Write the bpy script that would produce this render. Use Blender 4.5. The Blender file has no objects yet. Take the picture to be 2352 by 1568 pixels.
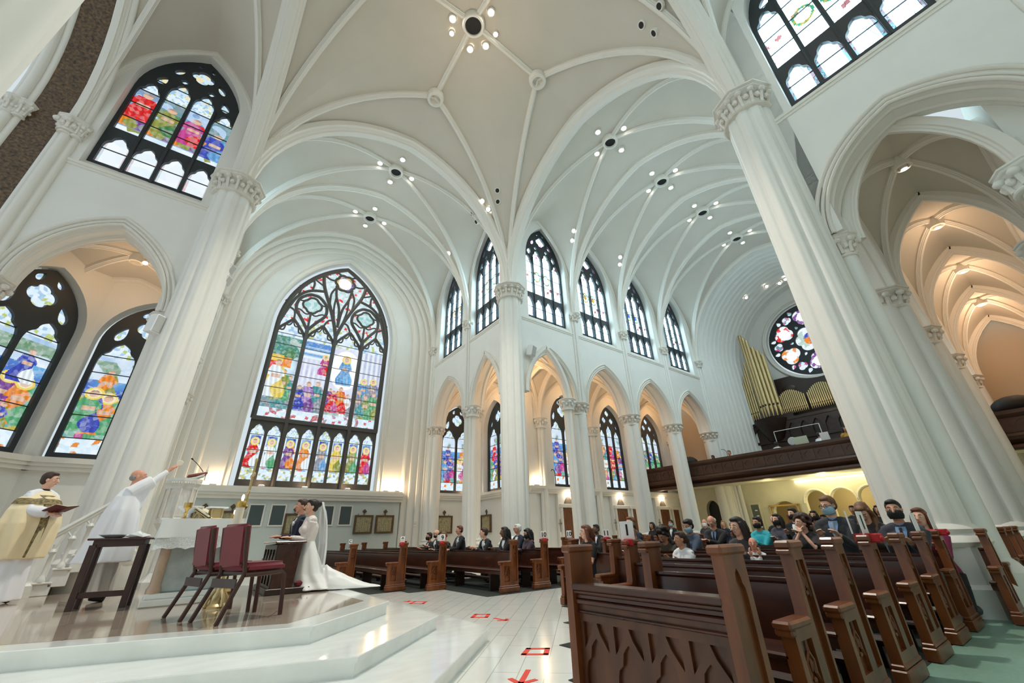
import bpy, bmesh, math, random
from math import sin, cos, pi, sqrt, atan2, hypot, radians
from mathutils import Vector, Matrix, noise
from mathutils.geometry import tessellate_polygon

SC = bpy.context.scene
COL = SC.collection
rnd = random.Random(7)

# ------------------------------------------------------------------ camera, world, exposure
CAM = Vector((-10.9767, -14.6698, 1.36653))
PITCH, ROLL, YAW, FPX = 0.45507, -0.02973, 0.64579, 912.331
fw = Vector((sin(YAW)*cos(PITCH), cos(YAW)*cos(PITCH), sin(PITCH)))
rt = Vector((cos(YAW), -sin(YAW), 0))
up = rt.cross(fw)
r2 = rt*cos(ROLL) + up*sin(ROLL)
u2 = -rt*sin(ROLL) + up*cos(ROLL)
cam = bpy.data.cameras.new('camera')
cam.sensor_width = 36.0
cam.lens = FPX/2352*36.0
cam.clip_start = 0.05
cam.clip_end = 200
co = bpy.data.objects.new('camera', cam)
m = Matrix((r2, u2, -fw)).transposed().to_4x4()
m.translation = CAM
co.matrix_world = m
COL.objects.link(co)
SC.camera = co

SC.view_settings.view_transform = 'Standard'
SC.view_settings.look = 'None'
SC.view_settings.gamma = 1
SC.view_settings.use_curve_mapping = False
SC.view_settings.exposure = 0.0
SC.cycles.max_bounces = 7
SC.cycles.diffuse_bounces = 5
SC.cycles.glossy_bounces = 3
SC.cycles.transparent_max_bounces = 6
SC.cycles.caustics_reflective = False
SC.cycles.caustics_refractive = False
SC.cycles.sample_clamp_indirect = 4.0

world = bpy.data.worlds.new('world')
SC.world = world
world.use_nodes = True
bg = world.node_tree.nodes['Background']
bg.inputs[0].default_value = (0.82, 0.94, 1.0, 1)
bg.inputs[1].default_value = 0.8

def srgb(r, g, b):
    f = lambda c: (c/255/12.92) if c/255 <= .04045 else ((c/255+.055)/1.055)**2.4
    return (f(r), f(g), f(b), 1)

# ------------------------------------------------------------------ materials
MATS = {}
def mat(name, col, rough=.6, metal=0, spec=.5, var=0, scale=3, bump=0, bscale=20, emit=None, estr=0, coat=0, stretch=None, sheen=0, col2=None, subs=0):
    if name in MATS: return MATS[name]
    ma = bpy.data.materials.new(name); ma.use_nodes = True
    nt = ma.node_tree; b = nt.nodes['Principled BSDF']
    b.inputs['Base Color'].default_value = col
    b.inputs['Roughness'].default_value = rough
    b.inputs['Metallic'].default_value = metal
    b.inputs['Specular IOR Level'].default_value = spec
    if coat:
        b.inputs['Coat Weight'].default_value = coat
        b.inputs['Coat Roughness'].default_value = .12
    if sheen: b.inputs['Sheen Weight'].default_value = sheen
    if subs:
        b.inputs['Subsurface Weight'].default_value = subs
        b.inputs['Subsurface Radius'].default_value = (.02, .01, .005)
    if emit:
        b.inputs['Emission Color'].default_value = emit
        b.inputs['Emission Strength'].default_value = estr
    if var or bump:
        tc = nt.nodes.new('ShaderNodeTexCoord')
        src = tc.outputs['Object']
        if stretch:
            mp = nt.nodes.new('ShaderNodeMapping'); mp.inputs['Scale'].default_value = stretch
            nt.links.new(src, mp.inputs[0]); src = mp.outputs[0]
        if var:
            n = nt.nodes.new('ShaderNodeTexNoise'); n.inputs['Scale'].default_value = scale; n.inputs['Detail'].default_value = 6
            nt.links.new(src, n.inputs['Vector'])
            mx = nt.nodes.new('ShaderNodeMix'); mx.data_type = 'RGBA'
            c2 = col2 or tuple(min(1, c*(1-var)) for c in col[:3])+(1,)
            mx.inputs[6].default_value = c2
            mx.inputs[7].default_value = col if col2 else tuple(min(1, c*(1+var*.6)) for c in col[:3])+(1,)
            rp = nt.nodes.new('ShaderNodeMapRange'); rp.inputs[1].default_value = .3; rp.inputs[2].default_value = .7
            nt.links.new(n.outputs[0], rp.inputs[0]); nt.links.new(rp.outputs[0], mx.inputs[0])
            nt.links.new(mx.outputs[2], b.inputs['Base Color'])
        if bump:
            n2 = nt.nodes.new('ShaderNodeTexNoise'); n2.inputs['Scale'].default_value = bscale
            nt.links.new(src, n2.inputs['Vector'])
            bp = nt.nodes.new('ShaderNodeBump'); bp.inputs['Strength'].default_value = bump; bp.inputs['Distance'].default_value = .02
            nt.links.new(n2.outputs[0], bp.inputs['Height']); nt.links.new(bp.outputs[0], b.inputs['Normal'])
    MATS[name] = ma
    return ma

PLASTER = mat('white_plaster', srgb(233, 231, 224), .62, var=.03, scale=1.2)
VAULTM = mat('vault_shaded_plaster', srgb(208, 200, 186), .75, var=.03, scale=.8)  # white paint like the walls, darkened to put indirect shade into the colour
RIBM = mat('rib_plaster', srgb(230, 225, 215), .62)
CAPM = mat('capital_plaster', srgb(228, 222, 212), .65, var=.08, scale=9)
LOWW = mat('painted_lower_wall', srgb(205, 212, 208), .55, var=.03, scale=1.5)
TRAC = mat('dark_tracery', srgb(40, 46, 50), .5)
TRAC2 = mat('bronze_grey_tracery', srgb(74, 70, 66), .5)
MARBLE = mat('white_marble', srgb(240, 243, 240), .12, var=.07, scale=2.2, stretch=(1, 2.5, 1), coat=.3)
WOOD = mat('pew_wood', srgb(130, 72, 32), .34, var=.3, scale=5, stretch=(1.2, 1.2, .35), coat=.12, col2=srgb(84, 40, 14))
WOODR = mat('pew_red_wood', srgb(78, 38, 22), .27, var=.3, scale=5, stretch=(1.5, .3, 1.5), coat=.15, col2=srgb(46, 22, 13))
WOODD = mat('dark_oak', srgb(50, 34, 26), .4, var=.3, scale=4, stretch=(1, .4, 1))
BALC = mat('gallery_oak', srgb(78, 50, 36), .4, var=.3, scale=4, stretch=(1, .3, 1))
DOORW = mat('door_oak', srgb(120, 70, 42), .4, var=.25, scale=5, stretch=(2, 2, .4))
GOLD = mat('gilded_metal', srgb(206, 184, 136), .38, metal=.85)
BRASS = mat('brass', srgb(205, 170, 95), .25, metal=1)
BLACKM = mat('black_void', srgb(16, 16, 16), .6)
CARPET = mat('dark_green_carpet', srgb(38, 44, 40), .9, var=.3, scale=30)
REDTAPE = mat('red_tape', srgb(236, 62, 44), .5)
REDCLOTH = mat('red_ribbon', srgb(176, 28, 34), .7)
WHITEP = mat('white_paper', srgb(240, 240, 240), .6)
INK = mat('black_ink', srgb(20, 20, 20), .6)
MOSAIC = mat('gold_brown_mosaic', srgb(120, 92, 58), .45, var=.6, scale=14, col2=srgb(40, 30, 22), bump=.5, bscale=18)
LAMPW = mat('warm_lamp', srgb(255, 240, 215), .5, emit=(1, .86, .66, 1), estr=28)
LAMPC = mat('white_lamp', srgb(255, 250, 240), .5, emit=(1, .95, .88, 1), estr=22)
LAMPX = mat('bright_lamp', srgb(255, 250, 240), .5, emit=(1, .9, .76, 1), estr=120)

def nodes_of(name, rough=.2):
    ma = bpy.data.materials.new(name); ma.use_nodes = True
    nt = ma.node_tree
    return ma, nt, nt.nodes['Principled BSDF']

def brick_floor(name, c1, c2, mortar, scale, w, h, rough, coat, rot=0, msize=.008, vein=.35):
    ma, nt, b = nodes_of(name)
    tc = nt.nodes.new('ShaderNodeTexCoord'); mp = nt.nodes.new('ShaderNodeMapping')
    mp.inputs['Rotation'].default_value = (0, 0, rot)
    br = nt.nodes.new('ShaderNodeTexBrick')
    br.inputs['Color1'].default_value = c1; br.inputs['Color2'].default_value = c2; br.inputs['Mortar'].default_value = mortar
    br.inputs['Scale'].default_value = scale; br.inputs['Mortar Size'].default_value = msize
    br.inputs['Brick Width'].default_value = w; br.inputs['Row Height'].default_value = h
    br.offset = .5
    nt.links.new(tc.outputs['Object'], mp.inputs[0]); nt.links.new(mp.outputs[0], br.inputs['Vector'])
    n = nt.nodes.new('ShaderNodeTexNoise'); n.inputs['Scale'].default_value = 2.5; n.inputs['Detail'].default_value = 8; n.inputs['Distortion'].default_value = 1.2
    nt.links.new(tc.outputs['Object'], n.inputs['Vector'])
    mx = nt.nodes.new('ShaderNodeMix'); mx.data_type = 'RGBA'; mx.blend_type = 'MULTIPLY'; mx.inputs[0].default_value = vein
    cr = nt.nodes.new('ShaderNodeValToRGB'); cr.color_ramp.elements[0].color = (.55, .52, .5, 1); cr.color_ramp.elements[0].position = .3; cr.color_ramp.elements[1].position = .65
    nt.links.new(n.outputs[0], cr.inputs[0]); nt.links.new(br.outputs[0], mx.inputs[6]); nt.links.new(cr.outputs[0], mx.inputs[7])
    nt.links.new(mx.outputs[2], b.inputs['Base Color'])
    b.inputs['Roughness'].default_value = rough
    b.inputs['Coat Weight'].default_value = coat; b.inputs['Coat Roughness'].default_value = .05
    return ma
FLOORM = brick_floor('cream_floor_tile', srgb(244, 244, 238), srgb(238, 240, 234), srgb(196, 196, 188), 1, 1.2, .3, .12, .25, rot=-pi/4, msize=.006, vein=.1)
PLATM = brick_floor('beige_marble_tile', srgb(196, 180, 164), srgb(182, 164, 148), srgb(120, 108, 98), 1, 1.2, .9, .1, .5, rot=.35)
AISLEM = mat('green_aisle_floor', srgb(122, 158, 142), .35, var=.12, scale=20)

def glass_mat(name, strength, leadscale, leadw, white=.0, tint=None):
    ma = bpy.data.materials.new(name); ma.use_nodes = True
    nt = ma.node_tree; nt.nodes.clear()
    out = nt.nodes.new('ShaderNodeOutputMaterial'); em = nt.nodes.new('ShaderNodeEmission')
    at = nt.nodes.new('ShaderNodeAttribute'); at.attribute_name = 'Col'
    tc = nt.nodes.new('ShaderNodeTexCoord')
    vo = nt.nodes.new('ShaderNodeTexVoronoi'); vo.feature = 'DISTANCE_TO_EDGE'; vo.inputs['Scale'].default_value = leadscale
    nt.links.new(tc.outputs['Object'], vo.inputs['Vector'])
    mr = nt.nodes.new('ShaderNodeMapRange'); mr.inputs[1].default_value = leadw*.4; mr.inputs[2].default_value = leadw; mr.inputs[3].default_value = .12; mr.inputs[4].default_value = 1
    nt.links.new(vo.outputs['Distance'], mr.inputs[0])
    vc = nt.nodes.new('ShaderNodeTexVoronoi'); vc.inputs['Scale'].default_value = leadscale
    nt.links.new(tc.outputs['Object'], vc.inputs['Vector'])
    sep = nt.nodes.new('ShaderNodeSeparateColor'); nt.links.new(vc.outputs['Color'], sep.inputs[0])
    m2 = nt.nodes.new('ShaderNodeMapRange'); m2.inputs[3].default_value = .7; m2.inputs[4].default_value = 1.2
    nt.links.new(sep.outputs[0], m2.inputs[0])
    mu = nt.nodes.new('ShaderNodeMath'); mu.operation = 'MULTIPLY'
    nt.links.new(mr.outputs[0], mu.inputs[0]); nt.links.new(m2.outputs[0], mu.inputs[1])
    mu2 = nt.nodes.new('ShaderNodeMath'); mu2.operation = 'MULTIPLY'; mu2.inputs[1].default_value = strength
    nt.links.new(mu.outputs[0], mu2.inputs[0])
    mw = nt.nodes.new('ShaderNodeMix'); mw.data_type = 'RGBA'; mw.inputs[7].default_value = (.92, .97, 1, 1)
    m3 = nt.nodes.new('ShaderNodeMapRange'); m3.inputs[1].default_value = .45; m3.inputs[2].default_value = 1.0; m3.inputs[3].default_value = 0; m3.inputs[4].default_value = white
    nt.links.new(sep.outputs[1], m3.inputs[0]); nt.links.new(m3.outputs[0], mw.inputs[0])
    nt.links.new(at.outputs['Color'], mw.inputs[6]); nt.links.new(mw.outputs[2], em.inputs['Color'])
    if tint:
        mt = nt.nodes.new('ShaderNodeMix'); mt.data_type = 'RGBA'; mt.blend_type = 'MULTIPLY'; mt.inputs[0].default_value = 1; mt.inputs[7].default_value = tint
        nt.links.new(mw.outputs[2], mt.inputs[6]); nt.links.new(mt.outputs[2], em.inputs['Color']); nt.links.new(mu2.outputs[0], em.inputs['Strength'])
    nt.links.new(em.outputs[0], out.inputs[0])
    return ma
GL_PICT = glass_mat('pictorial_stained_glass', 1.5, 9, .09, .3)
GL_CLEAR = glass_mat('pale_stained_glass', 7.5, 2.2, .012, tint=(.66, .9, 1, 1))
GL_MIX = glass_mat('figured_clerestory_glass', 1.5, 8, .09, .2)

# ------------------------------------------------------------------ mesh helpers
def fit_holes(outer, holes, gap=.06):
    """shrink openings of a tracery plate until none touches another or the rim"""
    import numpy as np
    def segd(P, L):
        A = L; B = np.roll(L, -1, 0); d = B-A; l2 = (d*d).sum(1)+1e-12
        t = np.clip(((P[:, None]-A[None])*d[None]).sum(2)/l2, 0, 1)
        return np.sqrt((((P[:, None]-A[None])-t[..., None]*d[None])**2).sum(2)).min()
    def inside(p, L):
        A = L; B = np.roll(L, -1, 0)
        c = (A[:, 1] > p[1]) != (B[:, 1] > p[1])
        x = A[:, 0]+(p[1]-A[:, 1])*(B[:, 0]-A[:, 0])/np.where(B[:, 1]-A[:, 1] == 0, 1e-9, B[:, 1]-A[:, 1])
        return (c & (p[0] < x)).sum() % 2 == 1
    O = np.array(outer); out = []
    for h in holes:
        H = np.array(h)[:, :2]; c = (H.min(0)+H.max(0))/2
        for s in (1, .92, .84, .76, .68, .6, .5, .4):
            K = c+(H-c)*s
            if not all(inside(p, O) for p in K) or segd(K, O) < gap*.8: continue
            bad = False
            for Q in out:
                if (K.min(0)-gap > Q.max(0)).any() or (Q.min(0)-gap > K.max(0)).any(): continue
                if any(inside(p, Q) for p in K) or any(inside(p, K) for p in Q) or min(segd(K, Q), segd(Q, K)) < gap: bad = True; break
            if not bad: out.append(K); break
    return [[tuple(p) for p in K] for K in out]

class MB:
    def __init__(s): s.v = []; s.f = []
    def add(s, vs, fs):
        o = len(s.v); s.v += [tuple(p) for p in vs]; s.f += [tuple(i+o for i in f) for f in fs]
    def box(s, x0, x1, y0, y1, z0, z1, M=None, taper=0):
        vs = [(x0, y0, z0), (x1, y0, z0), (x1, y1, z0), (x0, y1, z0), (x0+taper, y0+taper, z1), (x1-taper, y0+taper, z1), (x1-taper, y1-taper, z1), (x0+taper, y1-taper, z1)]
        if M is not None: vs = [M @ Vector(p) for p in vs]
        s.add(vs, [(0, 3, 2, 1), (4, 5, 6, 7), (0, 1, 5, 4), (1, 2, 6, 5), (2, 3, 7, 6), (3, 0, 4, 7)])
    def bbox(s, x0, x1, y0, y1, z0, z1, b=.01, M=None):
        # chamfered box
        bm = bmesh.new(); bmesh.ops.create_cube(bm, size=1)
        for v in bm.verts: v.co = ((x0+x1)/2+v.co.x*(x1-x0), (y0+y1)/2+v.co.y*(y1-y0), (z0+z1)/2+v.co.z*(z1-z0))
        b = min(b, .45*min(abs(x1-x0), abs(y1-y0), abs(z1-z0)))
        bmesh.ops.bevel(bm, geom=bm.edges[:], offset=b, segments=1, affect='EDGES')
        s.bm(bm, M)
    def bm(s, bm, M=None):
        bm.verts.index_update()
        vs = [(M @ v.co if M is not None else v.co.copy()) for v in bm.verts]
        s.add(vs, [[v.index for v in f.verts] for f in bm.faces]); bm.free()
    def loft(s, rings, closed=True, cap0=True, cap1=True):
        n = len(rings[0]); vs = [p for r in rings for p in r]; fs = []
        for i in range(len(rings)-1):
            for j in range(n if closed else n-1):
                k = (j+1) % n
                fs.append((i*n+j, i*n+k, (i+1)*n+k, (i+1)*n+j))
        if cap0: fs.append(tuple(range(n-1, -1, -1)))
        if cap1: fs.append(tuple((len(rings)-1)*n+j for j in range(n)))
        s.add(vs, fs)
    def lathe(s, prof, seg=12, c=(0, 0, 0), M=None, capa=True, fn=None):
        rings = []
        for r, z in prof:
            ring = []
            for j in range(seg):
                a = 2*pi*j/seg; rr = r*(fn(a, z) if fn else 1)
                p = Vector((c[0]+rr*cos(a), c[1]+rr*sin(a), c[2]+z))
                ring.append(M @ p if M is not None else p)
            rings.append(ring)
        s.loft(rings, True, capa, capa)
    def tube(s, pts, r, seg=8, cap=True, flat=None):
        pts = [Vector(p) for p in pts]; n = len(pts)
        rr = r if isinstance(r, (list, tuple)) else [r]*n
        t0 = (pts[1]-pts[0]).normalized()
        ref = Vector((0, 0, 1)) if abs(t0.z) < .9 else Vector((1, 0, 0))
        a = t0.cross(ref).normalized(); rings = []
        for i in range(n):
            t = (pts[min(i+1, n-1)]-pts[max(i-1, 0)]).normalized()
            a = (a - t*a.dot(t)).normalized(); b = t.cross(a)
            rings.append([pts[i]+(a*cos(2*pi*j/seg)+b*sin(2*pi*j/seg)*(flat or 1))*rr[i] for j in range(seg)])
        s.loft(rings, True, cap, cap)
    def sphere(s, c, r, u=10, v=7, M=None):
        rx, ry, rz = (r, r, r) if not isinstance(r, (tuple, list)) else r
        rings = []
        for i in range(1, v):
            th = pi*i/v
            ring = [Vector((c[0]+rx*sin(th)*cos(2*pi*j/u), c[1]+ry*sin(th)*sin(2*pi*j/u), c[2]-rz*cos(th))) for j in range(u)]
            rings.append([M @ p for p in ring] if M is not None else ring)
        o = len(s.v); s.loft(rings, True, False, False)
        bot = Vector((c[0], c[1], c[2]-rz)); top = Vector((c[0], c[1], c[2]+rz))
        if M is not None: bot = M @ bot; top = M @ top
        k = len(s.v); s.v += [tuple(bot), tuple(top)]
        for j in range(u):
            s.f.append((o+(j+1) % u, o+j, k)); q = o+(v-2)*u
            s.f.append((q+j, q+(j+1) % u, k+1))
    def plate(s, outer, holes, t, M=None):
        """outer / holes: (x, z) loops; thickness along +y from 0 to t"""
        loops = [[Vector((p[0], p[1], 0)) for p in L] for L in [outer]+holes]
        tri = tessellate_polygon(loops)
        flat = [p for L in loops for p in L]; n = len(flat)
        T = lambda p, y: (M @ Vector((p.x, y, p.y))) if M is not None else Vector((p.x, y, p.y))
        vs = [T(p, 0) for p in flat]+[T(p, t) for p in flat]
        fs = []
        for a, b, c in tri:
            fs.append((a, b, c)); fs.append((a+n, c+n, b+n))
        o = 0
        for L in loops:
            k = len(L)
            for j in range(k):
                a, b = o+j, o+(j+1) % k
                fs.append((a, b, b+n, a+n))
            o += k
        s.add(vs, fs)
    def sweep(s, path, side, prof, center=None, closed=False, cap=True):
        """profile (side, normal) swept along a planar path; normal points to center"""
        path = [Vector(p) for p in path]; side = Vector(side).normalized(); n = len(path); rings = []
        for i in range(n):
            t = (path[(i+1) % n]-path[i-1]) if closed else (path[min(i+1, n-1)]-path[max(i-1, 0)])
            t.normalize(); nn = t.cross(side).normalized()
            if center is not None and nn.dot(Vector(center)-path[i]) < 0: nn = -nn
            k = 1.0
            if 0 < i < n-1:
                a = (path[i]-path[i-1]).normalized(); b = (path[i+1]-path[i]).normalized()
                k = min(1.6, 1/max(.3, cos(a.angle(b, 0)/2)))
            rings.append([path[i]+side*q[0]+nn*q[1]*k for q in prof])
        if closed: rings.append(rings[0])
        s.loft(rings, True, cap and not closed, cap and not closed)
    def build(s, name, material, parent=None, smooth=30, loc=None, rz=None, M=None):
        me = bpy.data.meshes.new(name); me.from_pydata(s.v, [], s.f); me.update()
        bm = bmesh.new(); bm.from_mesh(me); bmesh.ops.recalc_face_normals(bm, faces=bm.faces[:]); bm.to_mesh(me); bm.free()
        if material: me.materials.append(material)
        if smooth:
            me.shade_smooth(); me.set_sharp_from_angle(angle=radians(smooth))
        o = bpy.data.objects.new(name, me); COL.objects.link(o)
        if parent is not None: o.parent = parent
        if loc is not None: o.location = loc
        if rz is not None: o.rotation_euler = (0, 0, rz)
        if M is not None: o.matrix_world = M
        return o

def tag(o, label=None, cat=None, group=None, kind=None):
    if label: o['label'] = label
    if cat: o['category'] = cat
    if group: o['group'] = group
    if kind: o['kind'] = kind
    return o
def thing(name, label, cat, loc=(0, 0, 0), rz=0, group=None):
    o = bpy.data.objects.new(name, None); COL.objects.link(o)
    o.location = loc; o.rotation_euler = (0, 0, rz); o.empty_display_size = .1
    return tag(o, label, cat, group)
KIDS = {}
def copy_tree(o, parent=None):
    c = o.copy(); COL.objects.link(c)
    if parent is not None: c.parent = parent
    for ch in list(o.children): copy_tree(ch, c)
    return c
def dup(o, loc, rz=0, label=None, group=None):
    c = copy_tree(o); c.location = loc; c.rotation_euler = (0, 0, rz)
    if label: c['label'] = label
    if group: c['group'] = group
    return c
def structure(o): o['kind'] = 'structure'; return o

# ------------------------------------------------------------------ dimensions
W = 12.63                    # width of nave, transepts and crossing
XW, YS = -12.58, -12.67      # west side of transepts, south side of nave
NB = [0, 4.81, 9.34, 13.87, 18.48]
TB = [0, 4.35, 9.05]
ZA, ZAP, ZS, ZC, ZB = 7.82, 10.35, 12.08, 13.43, 20.7
ZWIN0, ZWTR, ZWSP, ZWAP = 12.5, 14.1, 16.5, 19.35

def arch_pts(x0, x1, zs, zt, n=12, stilt=0):
    """pointed arch points from (x0,zs) over the apex to (x1,zs)"""
    a = (x1-x0)/2; h = zt-zs-stilt; c = (a*a+h*h)/(2*a); pts = []
    th = atan2(h, c-a)
    if stilt: pts.append((x0, zs))
    for i in range(n+1):
        t = th*i/n
        pts.append((x0+c-c*cos(t), zs+stilt+c*sin(t)))
    right = [(x0+x1-p[0], p[1]) for p in reversed(pts[:-1])]
    return pts+right
def arch_inv(a, h):
    if h < a: return lambda z: a*(1-sqrt(max(1-(z/h)**2, 0)))
    c = (a*a+h*h)/(2*a)
    return lambda z: c-sqrt(max(c*c-z*z, 0))
# ------------------------------------------------------------------ lights (daylight through windows comes from the glass itself, the sky and cool-tinted nave lamps)
def lamp(name, loc, power, col=(1, .8, .55), r=.08, kind='POINT', rot=None, spot=None):
    l = bpy.data.lights.new(name, kind); l.energy = power; l.color = col
    if kind in ('POINT', 'SPOT'): l.shadow_soft_size = r
    if kind == 'SPOT' and spot: l.spot_size = spot; l.spot_blend = .6
    if kind == 'AREA': l.size = r
    o = bpy.data.objects.new(name, l); o.location = loc
    if rot: o.rotation_euler = rot
    COL.objects.link(o); return o

# ------------------------------------------------------------------ floor
fl = MB(); fl.box(-22, 26, -24, 12, -.2, 0)
structure(fl.build('floor', FLOORM, smooth=0))
cp = MB()
for x0, x1, y0, y1 in [(-6.5, -5.56, -1.7, 8.8), (-5.56, -4.5, -2.3, 8.8), (-4.5, -2.4, -4.72, 8.8), (-2.4, 13.5, -4.72, .1)]:
    cp.box(x0, x1, y0, y1, 0, .008)
structure(cp.build('floor_north_carpet', CARPET, smooth=0))
cp = MB()
for x0, x1, y0, y1 in [(-4.25, 13.5, -12.98, -7.2), (-5.4, -4.25, -12.98, -8.5), (-6.5, -5.4, -12.98, -9.6), (-7.42, -6.5, -12.98, -10.75)]:
    cp.box(x0, x1, y0, y1, 0, .008)
structure(cp.build('floor_south_carpet', CARPET, smooth=0))
cp = MB(); cp.box(-9, 13.5, -16.4, -12.98, 0, .006)
structure(cp.build('floor_green_aisle', AISLEM, smooth=0))

# sanctuary platform: three marble steps
def offset_steps():
    a = [(-8.2, -7.6), (-9.58, -8.9), (-12.15, -8.0), (-17, -6.3), (-19, -5), (-19, 3.3), (-13.3, 3.3), (-12.2, 1.4), (-9.6, -2.0), (-8.2, -3.6)]
    b = [(-7.68, -8.28), (-9.33, -9.8), (-12.0, -8.85), (-17, -7.2), (-19.4, -6), (-19.4, 3.4), (-12.9, 3.4), (-11.6, 1.6), (-9.2, -1.4), (-7.68, -3.2)]
    c = [(-7.05, -8.7), (-9.1, -10.72), (-11.9, -9.75), (-17, -8.1), (-19.8, -7), (-19.8, 3.5), (-12.5, 3.5), (-11, 1.8), (-8.8, -.8), (-7.05, -2.8)]
    return a, b, c
PA, PB, PC = offset_steps()
def slab(poly, z0, z1, nose, name, material):
    k = MB()
    cx = sum(p[0] for p in poly)/len(poly); cy = sum(p[1] for p in poly)/len(poly)
    def sc(d): return [(p[0]+(cx-p[0])/hypot(cx-p[0], cy-p[1])*d, p[1]+(cy-p[1])/hypot(cx-p[0], cy-p[1])*d) for p in poly]
    inn = sc(nose)
    k.loft([[(p[0], p[1], z0) for p in inn], [(p[0], p[1], z1-.05) for p in inn], [(p[0], p[1], z1-.05) for p in poly], [(p[0], p[1], z1-.008) for p in poly], [(p[0], p[1], z1) for p in sc(.008)]])
    return k.build(name, material, smooth=0)
structure(slab(PC, 0, .17, .03, 'floor_lower_step', MARBLE))
structure(slab(PB, .17, .34, .03, 'floor_middle_step', MARBLE))
structure(slab(PA, .34, .51, .03, 'floor_platform', MARBLE))
cx, cy = -13, -2.6
inner = [(p[0]+(cx-p[0])/hypot(cx-p[0], cy-p[1])*.42, p[1]+(cy-p[1])/hypot(cx-p[0], cy-p[1])*.42) for p in PA]
k = MB(); k.loft([[(p[0], p[1], .505) for p in inner], [(p[0], p[1], .513) for p in inner]])
structure(k.build('floor_platform_tiles', PLATM, smooth=0))
PZ = .513

# tape marks on the floor
def tape_box(pts, name, label):
    k = MB(); w = .035
    for i in range(4):
        a, b = Vector(pts[i]).to_3d(), Vector(pts[(i+1) % 4]).to_3d(); d = (b-a).normalized(); n = Vector((-d.y, d.x, 0))
        q = [a-d*w*.9-n*w, b+d*w*.9-n*w, b+d*w*.9+n*w, a-d*w*.9+n*w]
        k.loft([[(p.x, p.y, .0005) for p in q], [(p.x, p.y, .004) for p in q]])
    return tag(k.build(name, REDTAPE, smooth=0), label, 'tape mark', 'red tape marks on the floor')
tape_box([(-7.14, -9.63), (-6.93, -9.82), (-6.73, -9.62), (-6.92, -9.45)], 'tape_square', 'red tape square on the cream tiles beside the front pew screen')
tape_box([(-6.25, -6.89), (-6.06, -7.08), (-5.85, -6.84), (-6.03, -6.66)], 'tape_square', 'red tape square on the sunlit cream floor next to a tape arrow')
tape_box([(-6.36, -4.27), (-6.15, -4.5), (-5.98, -4.28), (-6.17, -4.06)], 'tape_square', 'red tape square nearest the groomsmen pews')
def tape_arrow(a, b, head, label):
    k = MB(); a = Vector(a).to_3d(); b = Vector(b).to_3d(); d = (b-a).normalized(); n = Vector((-d.y, d.x, 0)); w = .03
    for p, q in [(a, b), (b, b-d*head+n*head*.9), (b, b-d*head-n*head*.9)]:
        e = (q-p).normalized(); nn = Vector((-e.y, e.x, 0))
        r = [p-nn*w, q-nn*w, q+nn*w, p+nn*w]
        k.loft([[(c.x, c.y, .0005) for c in r], [(c.x, c.y, .004) for c in r]])
    tag(k.build('tape_arrow', REDTAPE, smooth=0), label, 'tape mark', 'red tape marks on the floor')
tape_arrow((-6.0, -7.25), (-5.97, -7.62), .13, 'red tape arrow beside the tape square on the sunlit floor')
tape_arrow((-7.5, -10.18), (-7.86, -10.5), .16, 'red tape arrow at the foot of the front pew screen')
tape_arrow((-6.15, -3.75), (-6.3, -3.95), .1, 'small red tape arrow near the bride train')

# ------------------------------------------------------------------ windows
def quatrefoil(cx, cz, r, n=40, lobes=4, rot=0, dep=.24):
    return [(cx+r*(1-dep+dep*abs(cos(lobes/2*(2*pi*i/n+rot)))**.7)*cos(2*pi*i/n), cz+r*(1-dep+dep*abs(cos(lobes/2*(2*pi*i/n+rot)))**.7)*sin(2*pi*i/n)) for i in range(n)]
def lancet(x0, x1, z0, zt, lobed=.16, hr=.95, n=12):
    w = x1-x0; h = w*hr; zs = zt-h; cx = (x0+x1)/2
    pts = arch_pts(x0, x1, zs, zt, n)
    out = []
    N = len(pts)-1
    for i, (x, z) in enumerate(pts):
        t = i/N; t = t if t <= .5 else 1-t
        k = lobed*max(0, 1-abs(t-.27)/.09)
        out.append((x+(cx-x)*k*1.5, z+(zs+h*.35-z)*k*.9))
    return [(x0, z0)]+out+[(x1, z0)]
def mouchette(cx, cz, L, wd, ang, n=16):
    """pointed flame shape, long axis at angle ang"""
    pts = []
    for i in range(n):
        t = 2*pi*i/n
        a = L/2*cos(t); b = wd/2*sin(t)*(1-.45*cos(t))*abs(sin(t))**.25 if sin(t) else 0
        pts.append((cx+a*cos(ang)-b*sin(ang), cz+a*sin(ang)+b*cos(ang)))
    return pts
def vnoise(x, z, s, k=0): return noise.noise(Vector((x*s+k*17.3, z*s-k*5.1, k*3.7)))
def cellnoise(x, z, s, k=0): return .5+.5*noise.cell(Vector((x*s+.3*sin(z*s*1.3)+50, z*s+.3*sin(x*s*1.7)+50, k*9.1+.5)))

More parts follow.
